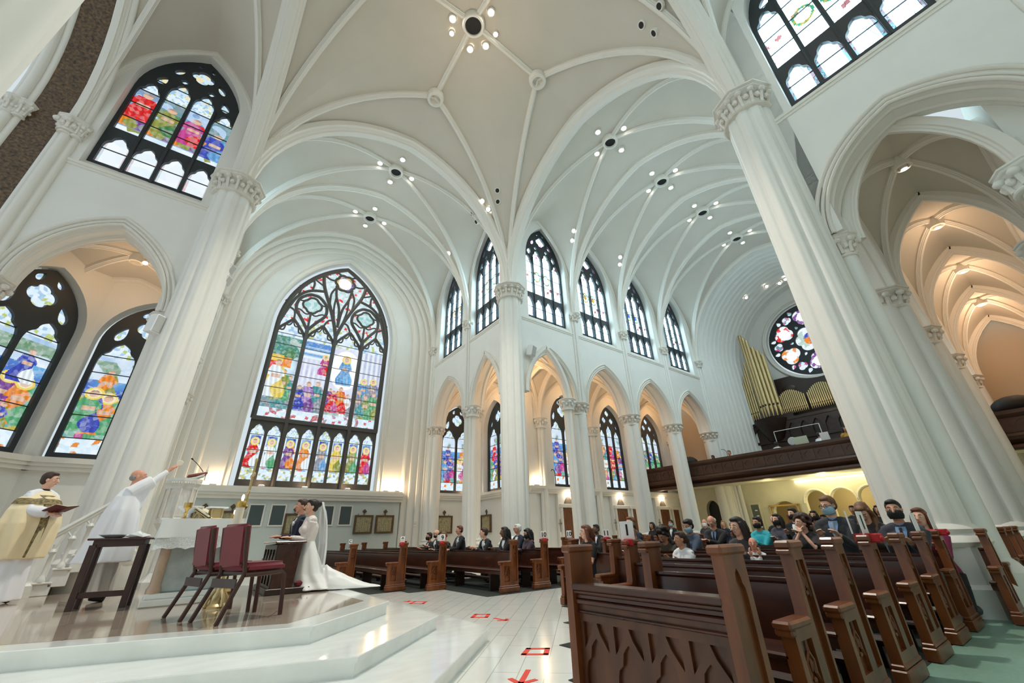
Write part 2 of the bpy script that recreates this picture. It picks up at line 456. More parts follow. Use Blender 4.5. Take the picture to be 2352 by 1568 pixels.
def mixc(a, b, t): return tuple(a[i]*(1-t)+b[i]*t for i in range(3))
WHITEG = (.86, .95, 1.0); PALEB = (.62, .82, .95); SKY = (.14, .38, .72); TEAL = (.08, .34, .36); LEAF = (.08, .24, .09)
REDG = (.75, .03, .03); BLUEG = (.06, .09, .5); PURP = (.22, .08, .34); ORANGE = (.85, .28, .04); YELL = (.85, .66, .12); OLIVE = (.30, .34, .07); FLESH = (.75, .5, .36); GREYG = (.30, .32, .38); GREENG = (.12, .42, .2); MAG = (.6, .08, .32)
def figure(x, z, cx, z0, h, robe, robe2, halo=True, w=1.0):
    u = (x-cx)/h/w; v = (z-z0)/h
    if v < 0 or v > 1.06: return None
    hd = hypot(u/.075, (v-.9)/.085)
    if hd < 1: return FLESH if v < .93 else mixc(FLESH, (.25, .15, .08), .6)
    if halo and hypot(u, v-.9) < .15: return YELL if hypot(u, v-.9) > .11 else (.9, .8, .5)
    if v < .82:
        half = .23-.09*v+.05*sin(v*9) if v < .55 else .21-.5*(v-.55)**1.4
        if abs(u) < half:
            f = .75+.5*(.5+.5*sin(u*60+v*7))*.6
            c = robe if (u+.12*sin(v*8) < .06) else robe2
            if .5 < v < .6 and abs(u) < .1: c = FLESH
            return tuple(min(1, q*f) for q in c)
    return None
def glass(name, xs, zs, colf, material, y=.125):
    nx, nz = len(xs)-1, len(zs)-1
    vs = [(x, y, z) for z in zs for x in xs]
    fs = [(j*(nx+1)+i, j*(nx+1)+i+1, (j+1)*(nx+1)+i+1, (j+1)*(nx+1)+i) for j in range(nz) for i in range(nx)]
    me = bpy.data.meshes.new(name); me.from_pydata(vs, [], fs)
    at = me.color_attributes.new('Col', 'FLOAT_COLOR', 'CORNER')
    buf = []
    for j in range(nz):
        for i in range(nx):
            c = colf((xs[i]+xs[i+1])/2, (zs[j]+zs[j+1])/2)
            buf += (list(c)+[1])*4
    at.data.foreach_set('color', buf)
    me.materials.append(material)
    o = bpy.data.objects.new(name, me); COL.objects.link(o)
    return o
def lin(a, b, n): return [a+(b-a)*i/n for i in range(n+1)]
def canopy(x, z, x0, x1, zt):
    """white gothic canopy work above a scene"""
    w = x1-x0; u = (x-x0)/w; d = (zt-z)/w
    k = cellnoise(x, z, 9/w)
    if k > .78: return mixc(PALEB, SKY, .5)
    if k < .1: return (.5, .6, .2)
    return mixc(WHITEG, PALEB, k)

def window_clear(name, shield, figured=False):
    """clerestory window: four lights over four lower lights"""
    hw = 1.575
    holes = []; ws = .64; gap = (2*hw-.24-4*ws)/3
    xs4 = [-hw+.12+i*(ws+gap) for i in range(4)]
    for i, x in enumerate(xs4):
        holes.append(lancet(x, x+ws, ZWIN0+.14, ZWTR-.16, .14))
        holes.append(lancet(x, x+ws, ZWTR+.14, 17.55 if i in (1, 2) else 16.95, .16, 1.1))
    holes.append(quatrefoil(0, 18.36, .36))
    holes.append(quatrefoil(-.43, 17.72, .2)); holes.append(quatrefoil(.43, 17.72, .2))
    for s in (-1, 1):
        holes.append(mouchette(s*.98, 17.32, .5, .26, pi/2+s*.3))
        holes.append(mouchette(s*.66, 18.15, .5, .2, pi/2+s*.55))
        holes.append(mouchette(s*.2, 18.92, .22, .1, pi/2+s*.6))
    outer = [(-hw, ZWIN0)]+arch_pts(-hw, hw, ZWSP, ZWAP, 10)+[(hw, ZWIN0)]
    k = MB(); k.plate(outer, fit_holes(outer, holes, .05), .14)
    for z in ([ZWTR+.14+.75*i for i in range(1, 5)]+[13.3]):
        k.box(-hw+.1, hw-.1, .07, .1, z-.014, z+.014)
    for x in xs4[1:]:
        k.tube([(x-gap/2, -.02, ZWIN0), (x-gap/2, -.02, 16.9)], .05, 6)
    t = k.build(name, TRAC, smooth=30); structure(t)
    def colf(x, z):
        i = min(3, max(0, int((x+hw-.12+gap/2)/(ws+gap)))); x0 = xs4[i]; u = (x-x0)/ws
        if figured and z > ZWTR:
            if z > 17.0: return mixc(canopy(x, z, x0, x0+ws, 18), (.3, .6, .9), .3) if cellnoise(x, z, 7) < .8 else mixc(YELL, WHITEG, .4)
            if z > 16.55: return canopy(x, z, x0, x0+ws, 17.5)
            if z < 14.55: return mixc(WHITEG, PALEB, cellnoise(x, z, 6)) if cellnoise(x, z, 5, 2) < .8 else OLIVE
            robes = [((REDG, REDG, 15.1), (OLIVE, LEAF, 14.9), (MAG, REDG, 14.9), (BLUEG, SKY, 14.6))[i]]
            r = robes[0]
            for kx, kz, kh, kc in ((x0+ws*.5, r[2]-.1, 1.45, r), (x0+ws*.2, 14.6, .95, (ORANGE, OLIVE)), (x0+ws*.85, 14.6, .95, (PURP, GREYG))):
                f = figure(x, z, kx, kz, kh, kc[0], kc[1], False, 1.3)
                if f: return f
            k2 = vnoise(x, z, 2.2, i)
            return mixc(GREYG, TEAL if i % 2 else SKY, .5+k2) if k2 < .25 else mixc(WHITEG, SKY, .55)
        c = (.93, .98, 1.0)
        if z > 17: return mixc(c, (.55, .75, .8), .5*cellnoise(x, z, 8)) if cellnoise(x, z, 6, 3) < .8 else MAG
        if z < ZWTR and (u < .1 or u > .9 or z < ZWIN0+.22): return mixc((.75, .5, .55), (.55, .8, .85), cellnoise(x, z, 9)) if figured else mixc((.12, .05, .06), (.08, .16, .18), cellnoise(x, z, 12))
        if shield and i in (1, 2) and figured is False:
            d = hypot((x-x0-ws/2)/.27, (z-15.6)/.36)
            if .8 < d < 1.08: return (.02, .09, .05) if cellnoise(x, z, 8) < .6 else (.14, .1, .02)
            if d < .55 and shield > 1: return (.03, .05, .2) if shield == 2 else (.16, .09, .02)
        if cellnoise(x, z, 5, 5) > .97: return (.14, .05, .05)
        return mixc(c, PALEB, .4*cellnoise(x, z, 3, 1))
    g = glass('stained_glass', lin(-hw+.02, hw-.02, 190 if figured else 80), lin(ZWIN0+.02, ZWAP-.02, 400 if figured else 170), colf, GL_MIX if figured else GL_CLEAR)
    # trim the pane's upper corners to the arch so nothing pokes past the frame
    bm = bmesh.new(); bm.from_mesh(g.data); inv = arch_inv(hw, ZWAP-ZWSP)
    dead = [f for f in bm.faces if f.calc_center_median().z > ZWSP and hw-abs(f.calc_center_median().x) < inv(f.calc_center_median().z-ZWSP)+.02]
    bmesh.ops.delete(bm, geom=dead, context='FACES'); bm.to_mesh(g.data); bm.free()
    g.parent = t
    return t

def trim_arch(g, hw, zs, za):
    bm = bmesh.new(); bm.from_mesh(g.data); inv = arch_inv(hw, za-zs)
    dead = [f for f in bm.faces if f.calc_center_median().z > zs and hw-abs(f.calc_center_median().x) < inv(f.calc_center_median().z-zs)+.02]
    bmesh.ops.delete(bm, geom=dead, context='FACES'); bm.to_mesh(g.data); bm.free()

def window_aisle(name, lights, seed, theme, hw=1.2, z0=3.95, zsp=7.9, zap=9.7):
    ws = (2*hw-.3-(lights-1)*.13)/lights
    X = [-hw+.15+i*(ws+.13) for i in range(lights)]
    holes = [lancet(x, x+ws, z0+.16, 8.0 if lights == 3 and i != 1 else (8.35 if lights == 3 else 8.0), .16, .85) for i, x in enumerate(X)]
    if lights == 2:
        holes.append(quatrefoil(0, 8.72, .4))
        for s in (-1, 1):
            holes.append(mouchette(s*.72, 8.35, .6, .26, pi/2+s*.35)); holes.append(mouchette(s*.27, 9.3, .34, .18, pi/2+s*.5))
    else:
        holes.append(quatrefoil(0, 9.22, .25)); holes.append(quatrefoil(-.38, 8.7, .24)); holes.append(quatrefoil(.38, 8.7, .24))
        for s in (-1, 1): holes.append(mouchette(s*.8, 8.3, .46, .2, pi/2+s*.4))
    outer = [(-hw, z0)]+arch_pts(-hw, hw, zsp, zap, 10)+[(hw, z0)]
    k = MB(); k.plate(outer, fit_holes(outer, holes, .05), .16)
    for z in (4.6, 5.35, 6.1, 6.85, 7.5): k.box(-hw+.1, hw-.1, .08, .11, z-.014, z+.014)
    t = k.build(name, TRAC2 if theme == 2 else TRAC, smooth=30); structure(t)
    R = random.Random(seed); pal = [REDG, BLUEG, PURP, ORANGE, GREENG, OLIVE, SKY, WHITEG, MAG, TEAL]
    figs = []
    for i, x in enumerate(X):
        for q in range(2):
            figs.append((x+ws*(.3+.4*q), 4.75+R.random()*.2, 1.25+.2*R.random(), R.choice(pal), R.choice(pal)))
        figs.append((x+ws*.5, 5.7+.3*R.random(), 1.1, R.choice(pal[:5]), R.choice(pal)))
        figs.append((x+ws*.5, 4.55, .8, R.choice(pal), R.choice(pal)))
    figs = figs[::-1] if theme else figs
    def colf(x, z):
        i = min(lights-1, max(0, int((x+hw-.15+.065)/(ws+.13)))); x0 = X[i]
        if z > 7.45: return canopy(x, z, x0, x0+ws, 8)
        if z < 4.6: return mixc(WHITEG, PALEB, cellnoise(x, z, 8)) if cellnoise(x, z, 7, 2) < .82 else mixc(REDG, YELL, .4)
        for f in figs:
            c = figure(x, z, f[0], f[1], f[2], f[3], f[4], f[2] > 1.3, 1.15)
            if c: return c
        n = vnoise(x, z, 1.6, seed)
        if z > 6.6: return mixc(LEAF, WHITEG, .1+.2*cellnoise(x, z, 7)) if n > .12 and z < 7.3 else mixc(WHITEG, SKY, .35+.5*n)
        if z > 6.0: return mixc(SKY, BLUEG, .4+n)
        return mixc(mixc(GREENG, WHITEG, .3), TEAL, .5+n) if n < .2 else mixc(OLIVE, YELL, .4)
    g = glass('stained_glass', lin(-hw+.03, hw-.03, 120), lin(z0+.03, zap-.03, 300), colf, GL_PICT)
    trim_arch(g, hw, zsp, zap); g.parent = t
    return t

def window_great(name):
    hw, z0, zt, zsp, zap = 3.38, 4.0, 7.45, 13.2, 18.55
    holes = []; PW = 2*hw/4
    lights8 = []; lights4 = []
    for i in range(4):
        xa = -hw+i*PW
        lights4.append((xa+.13, xa+PW-.13))
        for q in range(2):
            x0 = xa+.13+q*(PW/2-.06); lights8.append((x0, x0+PW/2-.2))
            holes.append(lancet(x0, x0+PW/2-.2, z0+.3, zt-.3, .12, .85))
    k = MB(); base_o = [(-hw, z0), (-hw, zt), (hw, zt), (hw, z0)]
    k.plate(base_o, fit_holes(base_o, holes, .05), .2)
    def bar(pts, r=.062): k.tube([(x, .1, z) for x, z in pts], r, 6, flat=1.5)
    def smooth(pts, n=5):
        out = []
        for i in range(len(pts)-1):
            p0, p1, p2, p3 = pts[max(i-1, 0)], pts[i], pts[i+1], pts[min(i+2, len(pts)-1)]
            for t in [q/n for q in range(n)]:
                out.append(tuple(.5*((2*p1[c])+(-p0[c]+p2[c])*t+(2*p0[c]-5*p1[c]+4*p2[c]-p3[c])*t*t+(-p0[c]+3*p1[c]-3*p2[c]+p3[c])*t**3) for c in (0, 1)))
        return out+[pts[-1]]
    rim = [(-hw+.07, zt)]+arch_pts(-hw+.07, hw-.07, zsp, zap-.08, 16)+[(hw-.07, zt)]
    bar(rim, .1)
    for i in range(4):
        xa, xb = -hw+i*PW, -hw+(i+1)*PW; c = (xa+xb)/2
        for s in (-1, 1):
            e = c+s*PW/2
            bar(smooth([(e, 12.5), (c+s*.62, 13.0), (c+s*.3, 13.4), (c, 13.75)]), .06)
            bar(smooth([(c+s*.66, 12.9), (c+s*.42, 12.92), (c+s*.36, 13.28)]), .035)
            bar(smooth([(c+s*.36, 13.28), (c+s*.14, 13.3), (c, 13.62)]), .03)
        if i: bar([(xa, zt), (xa, 13.2)], .085)
    for s in (-1, 1):
        c = s*hw/2
        bar(smooth([(c, 13.2), (c-.42, 13.85), (c-.86, 14.5), (c-.8, 15.2), (c-.35, 15.68), (c, 15.75), (c+.35, 15.68), (c+.8, 15.2), (c+.86, 14.5), (c+.42, 13.85), (c, 13.2)]), .07)
        q = quatrefoil(c, 14.98, .56, 28); bar(q+[q[0]], .05); bar([(c, 13.3), (c, 14.5)], .05)
        for d in (-1, 1): bar(smooth([(c+d*.5, 15.2), (c+d*.66, 15.15), (c+d*.8, 15.2)]), .035); bar(smooth([(c+d*.08, 14.35), (c+d*.3, 14.3), (c+d*.62, 14.5), (c+d*.84, 14.5)]), .035)
        bar(smooth([(0, 13.2), (s*.28, 14.2), (s*.7, 15.3), (s*1.1, 16.2), (s*1.32, 16.9), (s*1.42, 17.6)]), .08)
        bar(smooth([(0, 13.9), (s*.1, 15.2), (s*.4, 16.1), (s*.52, 16.95)]), .06)
        bar(smooth([(s*.25, 14.2), (s*.42, 15.2), (s*.4, 16.1)]), .045); bar(smooth([(s*.7, 15.3), (s*.75, 16.2), (s*.5, 16.8)]), .05)
        bar(smooth([(s*3.28, 13.3), (s*2.95, 14.5), (s*2.6, 15.4), (s*2.0, 16.0), (s*1.15, 16.25)]), .065)
        bar(smooth([(s*2.6, 15.4), (s*2.55, 15.9), (s*2.62, 16.2)]), .05); bar(smooth([(s*1.9, 16.05), (s*1.85, 16.6), (s*2.0, 17.0)]), .05); bar(smooth([(s*1.2, 16.6), (s*1.7, 16.85), (s*1.95, 17.05)]), .04)
        bar(smooth([(s*2.95, 14.5), (s*3.1, 14.8), (s*3.22, 14.9)]), .045); bar(smooth([(s*.62, 17.3), (s*1.0, 17.3), (s*1.4, 17.5)]), .045); bar(smooth([(s*.3, 17.85), (s*.6, 18.0)]), .045)
        bar(smooth([(s*2.53, 13.7), (s*2.6, 14.3), (s*2.95, 14.5)]), .045); bar(smooth([(s*.84, 13.7), (s*.6, 14.2), (s*.3, 14.3)]), .045)
    q = quatrefoil(0, 17.3, .64, 42, 6, 0, .2); bar(q+[q[0]], .06)
    for i in range(1, 4):
        x = -hw+i*PW; k.tube([(x, -.06, z0), (x, -.06, 13.2)], [.1, .1], 6)
    k.box(-hw, hw, -.1, .1, zt-.12, zt+.1)
    for z in (8.4, 9.3, 10.2, 11.1, 12.0, 12.7): k.box(-hw+.1, hw-.1, .12, .15, z-.016, z+.016)
    for z in (4.95, 5.8, 6.6): k.box(-hw+.1, hw-.1, .12, .15, z-.014, z+.014)
    t = k.build(name, TRAC2, smooth=30); structure(t)
    saints = [(REDG, WHITEG), (WHITEG, GREENG), (PURP, ORANGE), (ORANGE, WHITEG), (GREYG, SKY), (YELL, OLIVE), (OLIVE, GREENG), (REDG, MAG)]
    F = []
    # left: throne scene
    F += [(-2.75, 8.75, 2.3, WHITEG, YELL), (-2.35, 8.6, 1.9, OLIVE, GREENG), (-2.0, 8.4, 1.8, TEAL, GREYG)]
    F += [(-1.4, 8.2, 1.5, BLUEG, BLUEG), (-.95, 8.1, 1.9, (.45, .3, .65), PURP), (-.45, 8.2, 1.9, TEAL, GREYG), (-.3, 10.5, 1.3, MAG, REDG)]
    F += [(.95, 10.1, 1.9, SKY, (.2, .5, .85)), (.5, 8.3, 1.4, REDG, MAG), (.9, 8.3, 1.7, ORANGE, REDG), (1.35, 8.1, 1.5, WHITEG, GREYG), (.3, 8.6, 1.2, PURP, GREYG)]
    F += [(2.0, 8.3, 1.7, GREYG, TEAL), (2.45, 8.1, 1.6, OLIVE, GREENG), (2.95, 8.2, 1.8, GREENG, OLIVE), (2.2, 9.2, 1.5, SKY, GREYG), (2.8, 9.3, 1.5, GREYG, PURP)]
    def colf(x, z):
        if z < zt:
            i = min(range(8), key=lambda q: abs(x-(lights8[q][0]+lights8[q][1])/2)); x0, x1 = lights8[i]; c = (x0+x1)/2
            if z > 6.55: return canopy(x, z, x0, x1, zt)
            if z < 4.85: return mixc(WHITEG, PALEB, cellnoise(x, z, 9)) if cellnoise(x, z, 9, 2) < .75 else mixc(TEAL, YELL, cellnoise(x, z, 9, 4))
            f = figure(x, z, c, 4.9, 1.5, saints[i][0], saints[i][1], True, .95)
            if f: return f
            if abs(x-c) > (x1-x0)*.36: return mixc(WHITEG, PALEB, cellnoise(x, z, 8))
            return mixc(SKY, BLUEG, cellnoise(x, z, 5)) if z > 5.9 else mixc(SKY, mixc(GREENG, REDG, i % 2*.8), cellnoise(x, z, 5))
        i = min(3, max(0, int((x+hw)/PW))); x0, x1 = lights4[i]
        if z > 13.75:
            if hypot(x, z-17.3) < .42: return (1.6, 1.5, 1.2)
            if hypot(x, z-17.3) < .62: return mixc(BLUEG, YELL, cellnoise(x, z, 5))
            if hypot(abs(x)-hw/2, z-14.98) < .52: return mixc((.1, .5, .45), WHITEG, .2+.6*cellnoise(x, z, 6))
            return mixc(WHITEG, (.35, .6, .6), .75*cellnoise(x, z, 7)) if cellnoise(x, z, 6, 2) < .9 else REDG
        if z > 12.55: return canopy(x, z, x0, x1, 13.6)
        if z < 8.15: return mixc(WHITEG, PALEB, cellnoise(x, z, 7)) if cellnoise(x, z, 6, 2) < .78 else mixc(REDG, GREYG, cellnoise(x, z, 7, 4))
        for f in F:
            c = figure(x, z, f[0], f[1], f[2], f[3], f[4], f[1] > 9, 1.0)
            if c: return c
        n = vnoise(x, z, 1.3, 1)
        if hypot((x-.95)/.9, (z-11.1)/1.3) < 1: return (1.25, 1.25, 1.25)
        if i == 0:
            if 8.8 < z < 11.3 and x < -2.55: return mixc(YELL, ORANGE, .5+.5*sin(z*5)) if not (10.4 < z < 10.9) else REDG
            if 10.6 < z < 11.2 and x < -2.1: return ORANGE
            if z > 11.1+.25*sin(x*6): return mixc(LEAF, TEAL, .4+n) if n < .3 else mixc(LEAF, WHITEG, .5)
            if z < 9: return mixc(TEAL, GREYG, cellnoise(x, z, 4))
            return mixc(PALEB, GREYG, .5+n)
        if i == 1:
            if z > 12.2: return mixc(SKY, BLUEG, .3)
            if z > 11.4: return mixc(SKY, WHITEG, .5+.5*sin(z*16))
            if z > 9.6: return mixc((.55, .55, .8), WHITEG, .5+.5*sin(x*22)*(.5+n))
            return mixc(GREYG, (.15, .25, .2), .5)
        if i == 3 and z > 9.7: return mixc((.5, .55, .75), WHITEG, .4+.5*sin(x*20)) if z > 10.4 else mixc(SKY, GREYG, .5)
        if z < 8.7: return mixc(GREYG, mixc(GREENG, WHITEG, .4), cellnoise(x, z, 4))
        return mixc(WHITEG, (.6, .6, .85), .5+.5*n)
    g = glass('stained_glass', lin(-hw+.05, hw-.05, 240), lin(z0+.05, zap-.03, 520), colf, GL_PICT, .175)
    trim_arch(g, hw, zsp, zap); g.parent = t
    return t

def window_rose(name):
    R = 2.95
    ring = lambda r, n=64: [(r*cos(2*pi*i/n), r*sin(2*pi*i/n)) for i in range(n)]
    holes = [quatrefoil(0, 0, 1.05, 48, 6, 0, .16)]
    for i in range(6):
        a = 2*pi*i/6+pi/6
        holes.append(quatrefoil(1.92*cos(a), 1.92*sin(a), .72, 42, 3, -a+pi/3, .3))
        b = a+pi/6
        holes.append(quatrefoil(2.3*cos(b), 2.3*sin(b), .36, 30, 3, -b, .25))
        for d in (-.17, .17): holes.append(mouchette(2.62*cos(b+d*1.3), 2.62*sin(b+d*1.3), .42, .3, b))
        holes.append(mouchette(1.33*cos(b), 1.33*sin(b), .3, .2, b))
    k = MB(); k.plate(ring(R), fit_holes(ring(R), holes, .05), .18)
    t = k.build(name, TRAC, smooth=30); structure(t)
    def colf(x, z):
        r = hypot(x, z); a = atan2(z, x)
        if r < .5: return mixc(REDG, MAG, .3) if x > -.1 and z < .15 else (BLUEG if z > .1 else ORANGE)
        if r < 1.1: return WHITEG if cellnoise(x, z, 3) < .6 else mixc(GREENG, WHITEG, .5)
        if r < 2.6:
            i = int(((a-pi/6) % (2*pi))/(pi/3)+.5) % 6; ai = 2*pi*i/6+pi/6
            d = hypot(x-1.92*cos(ai), z-1.92*sin(ai))
            if d < .4: return (1.2, 1.2, 1.2)
            if d < .78: return (ORANGE, PURP, REDG, ORANGE, PURP, REDG)[i] if cellnoise(x, z, 4) < .55 else WHITEG
        return mixc(WHITEG, PALEB, cellnoise(x, z, 5)) if cellnoise(x, z, 4, 2) < .75 else (TEAL if cellnoise(x, z, 5, 3) < .5 else MAG)
    g = glass('stained_glass', lin(-R+.05, R-.05, 110), lin(-R+.05, R-.05, 110), colf, GL_PICT)
    bm = bmesh.new(); bm.from_mesh(g.data)
    bmesh.ops.delete(bm, geom=[f for f in bm.faces if hypot(f.calc_center_median().x, f.calc_center_median().z) > R-.06], context='FACES'); bm.to_mesh(g.data); bm.free()
    g.parent = t
    return t
WN = [0]
def place_window(proto, M, first=False):
    o = proto if first else copy_tree(proto)
    WN[0] += 1; o.name = 'window_%d' % WN[0]
    o.matrix_world = M
    return o
# ------------------------------------------------------------------ arcade walls
def MW(origin, deg): return Matrix.Translation(Vector((origin[0], origin[1], 0))) @ Matrix.Rotation(radians(deg), 4, 'Z')
M_N = MW((0, 0), 0)                # nave, north
M_T = MW((0, 9.05), -90)           # north transept, east side
M_TW = MW((XW, 0), 90)             # north transept, west side
M_C = MW((-17.0, 0), 0)            # sanctuary, north
M_S = MW((0, YS), -90)             # south transept, east side
M_NS = MW((18.48, YS), 180)        # nave, south
B_N = [(0, 4.81, .98, .5), (4.81, 9.34, .5, .5), (9.34, 13.87, .5, .5), (13.87, 18.48, .5, .5)]
B_T = [(0, 4.7, .5, .5), (4.7, 9.0, .5, .87)]
B_TW = [(.05, 4.35, .65, .5), (4.35, 9.05, .5, .5)]
B_C = [(0, 4.42, .5, .75)]
B_S = [(.05, 5.0, .65, .5), (5.0, 9.6, .5, .5)]
B_NS = [(0, 4.61, .5, .5), (4.61, 9.14, .5, .5), (9.14, 13.67, .5, .5), (13.67, 18.48, .5, .7)]
THK = .85
WCLEAR = [window_clear('window_clear', s) for s in (1, 2, 3)]
WFIG = window_clear('window_figured', 0, True)
PLACED = []
def win(proto, M):
    f = proto not in PLACED
    if f: PLACED.append(proto)
    return place_window(proto, M, f)
def arcade(name, M, bays, windows, off=None):
    x0, x1 = bays[0][0], bays[-1][1]; loop = [(x0, ZA)]; holes = []; mo = MB(); sill = MB()
    for bi, (a, b, ml, mr) in enumerate(bays):
        loop += arch_pts(a+ml, b-mr, ZA, ZAP, 14)
        c = (a+ml+b-mr)/2+(.22 if ml > .9 else -.1 if mr > .85 else 0); hw = 1.575
        if windows[bi] is not None:
            holes.append([(c-hw, ZWIN0)]+arch_pts(c-hw, c+hw, ZWSP, ZWAP, 10)+[(c+hw, ZWIN0)])
        # two concentric roll mouldings round the arch, on both faces
        for d, r in ((.03, .05), (.13, .045), (.25, .055)):
            pts = [(p[0], p[1]) for p in arch_pts(a+ml-d, b-mr+d, ZA, ZAP+d*1.15, 16)]
            mo.tube([(p[0], -.01, p[1]) for p in pts], r, 6, True)
            if d < .1: mo.tube([(p[0], THK+.01, p[1]) for p in pts], r, 6, True)
        pts = arch_pts(a+ml, b-mr, ZA, ZAP, 16)
        mo.tube([(p[0], .2, p[1]) for p in pts], .05, 6); mo.tube([(p[0], THK-.2, p[1]) for p in pts], .05, 6)
        sill.box(a+.22, b-.22, -.06, .02, ZS-.07, ZS+.03); sill.box(a+.24, b-.24, -.03, .02, ZS-.16, ZS-.07)
        if windows[bi] is not None:
            # sloping sill up to the glass
            o = len(sill.v)
            sill.add([(c-hw, -.02, ZS+.03), (c+hw, -.02, ZS+.03), (c+hw, .36, ZWIN0+.02), (c-hw, .36, ZWIN0+.02), (c-hw, -.02, ZS-.05), (c+hw, -.02, ZS-.05), (c+hw, .36, ZS-.05), (c-hw, .36, ZS-.05)],
                     [(0, 1, 2, 3), (4, 7, 6, 5), (0, 4, 5, 1), (1, 5, 6, 2), (2, 6, 7, 3), (3, 7, 4, 0)])
            holes[-1][0] = (c-hw, ZS+.02); holes[-1][-1] = (c+hw, ZS+.02)
            win(windows[bi], M @ Matrix.Translation((c, .36, 0)))
    loop += [(x1, ZA), (x1, 20.6), (x0, 20.6)]
    w = MB(); w.plate(loop, holes, THK)
    wo = w.build(name, PLASTER, smooth=30, M=M); structure(wo)
    a = mo.build('arch_moulding', RIBM, parent=wo, smooth=60); b = sill.build('sill_moulding', RIBM, parent=wo, smooth=0)
    return wo
arcade('wall_north', M_N, B_N, [WCLEAR[0], WCLEAR[2], WCLEAR[1], WCLEAR[0]])
arcade('wall_transept_east', M_T, B_T, [WCLEAR[2], WCLEAR[0]])
arcade('wall_transept_west', M_TW, B_TW, [WCLEAR[0], WCLEAR[0]])
arcade('wall_sanctuary_north', M_C, B_C, [WFIG])
arcade('wall_south_transept', M_S, B_S, [WCLEAR[0], WCLEAR[0]])
arcade('wall_south', M_NS, B_NS, [WCLEAR[0]]*4)

# ------------------------------------------------------------------ piers and columns
def lobed(r, amp, n, pw=1.0): return lambda a, z: 1+amp*abs(cos(n*a/2))**pw
def capital(mb, c, r0, r1, z0, z1, nl=8, sq=1.0, seg=16):
    h = z1-z0; ab = h*.22
    mb.lathe([(r0*1.12, z0-.03), (r0*1.18, z0), (r0*1.12, z0+.04), (r0*1.0, z0+.06), (r0*1.05, z0+h*.4), (r1*.82, z0+h*.68), (r1*.95, z1-ab)], seg, (c[0], c[1], 0))
    mb.lathe([(r1*1.0, z1-ab), (r1*1.1, z1-ab*.7), (r1*1.1, z1-ab*.45), (r1*1.2, z1-ab*.3), (r1*1.2, z1)], 8, (c[0], c[1], 0))
    s = 2*pi*r1/nl*.3
    for i in range(nl):
        a = 2*pi*(i+.5)/nl
        mb.sphere((c[0]+r1*1.0*cos(a), c[1]+r1*1.0*sin(a), z1-ab-s*.75), (s, s, s*.85), 7, 5)
        a2 = 2*pi*i/nl; rm = r0*1.15
        mb.sphere((c[0]+rm*cos(a2), c[1]+rm*sin(a2), z0+h*.42), (s*.8, s*.8, s*.9), 6, 4)
        mb.tube([(c[0]+r0*cos(a), c[1]+r0*sin(a), z0+h*.1), (c[0]+r0*1.12*cos(a), c[1]+r0*1.12*sin(a), z0+h*.45), (c[0]+r1*.98*cos(a), c[1]+r1*.98*sin(a), z1-ab-s)], [s*.55, s*.6, s*.45], 5)
def make_column():
    t = thing('column', 'x', 'column')
    cy = .42
    k = MB(); k.lathe([(.66, 0), (.66, .3), (.58, .36), (.58, 1.0)], 8, (0, cy, 0)); k.lathe([(.58, 1.0), (.62, 1.06), (.58, 1.14), (.5, 1.18), (.54, 1.25), (.5, 1.32), (.44, 1.36)], 16, (0, cy, 0)); k.build('base', PLASTER, t)
    k = MB(); k.lathe([(.37, 1.3), (.37, 7.3)], 40, (0, cy, 0), fn=lobed(1, .38, 4, .8)); k.build('shaft', PLASTER, t, smooth=50)
    k = MB(); capital(k, (0, cy), .42, .56, 7.22, ZA+.02, 10); k.build('capital', CAPM, t)
    k = MB()
    for dx, r, dy in ((-.15, .075, -.02), (0, .1, -.09), (.15, .075, -.02)): k.tube([(dx, dy, ZA), (dx, dy, 12.98)], r, 8)
    k.build('wall_shaft', PLASTER, t, smooth=60)
    k = MB(); capital(k, (0, -.04), .22, .33, 12.95, ZC, 6); k.build('upper_capital', CAPM, t)
    return t
colp = make_column(); first = [True]
def column(M, x, label, group):
    o = colp if first[0] else copy_tree(colp); first[0] = False
    o.matrix_world = M @ Matrix.Translation((x, 0, 0)); o['label'] = label; o['group'] = group
ORD = ['first', 'second', 'third', 'fourth']
for i, x in enumerate(NB[1:]): column(M_N, x, 'white clustered column, %s beyond the corner pier along the windowed nave arcade' % ORD[i], 'columns of the nave arcade')
for x, l in ((4.7, 'white clustered column between the corner pier and the great window wall'), (0, 'white clustered shaft in the corner where the arcade meets the great window wall')): column(M_T, x, l, 'columns of the transept')
for x, l in ((4.35, 'white clustered column behind the pier beside the pulpit'), (9.05, 'white clustered shaft between the pulpit pier and the great window')): column(M_TW, x, l, 'columns of the transept')
column(M_C, 0, 'white clustered column under the sanctuary clerestory window, beside the gilt arch band', 'columns of the sanctuary')
column(M_S, 5.0, 'white clustered column on the far side of the dim side aisle arch', 'columns of the transept')
for i, x in enumerate(reversed(NB[1:])): column(M_NS, 18.48-x, 'white clustered column in the dim side aisle, %s beyond the tall pier' % ORD[3-i], 'columns of the dim aisle arcade')

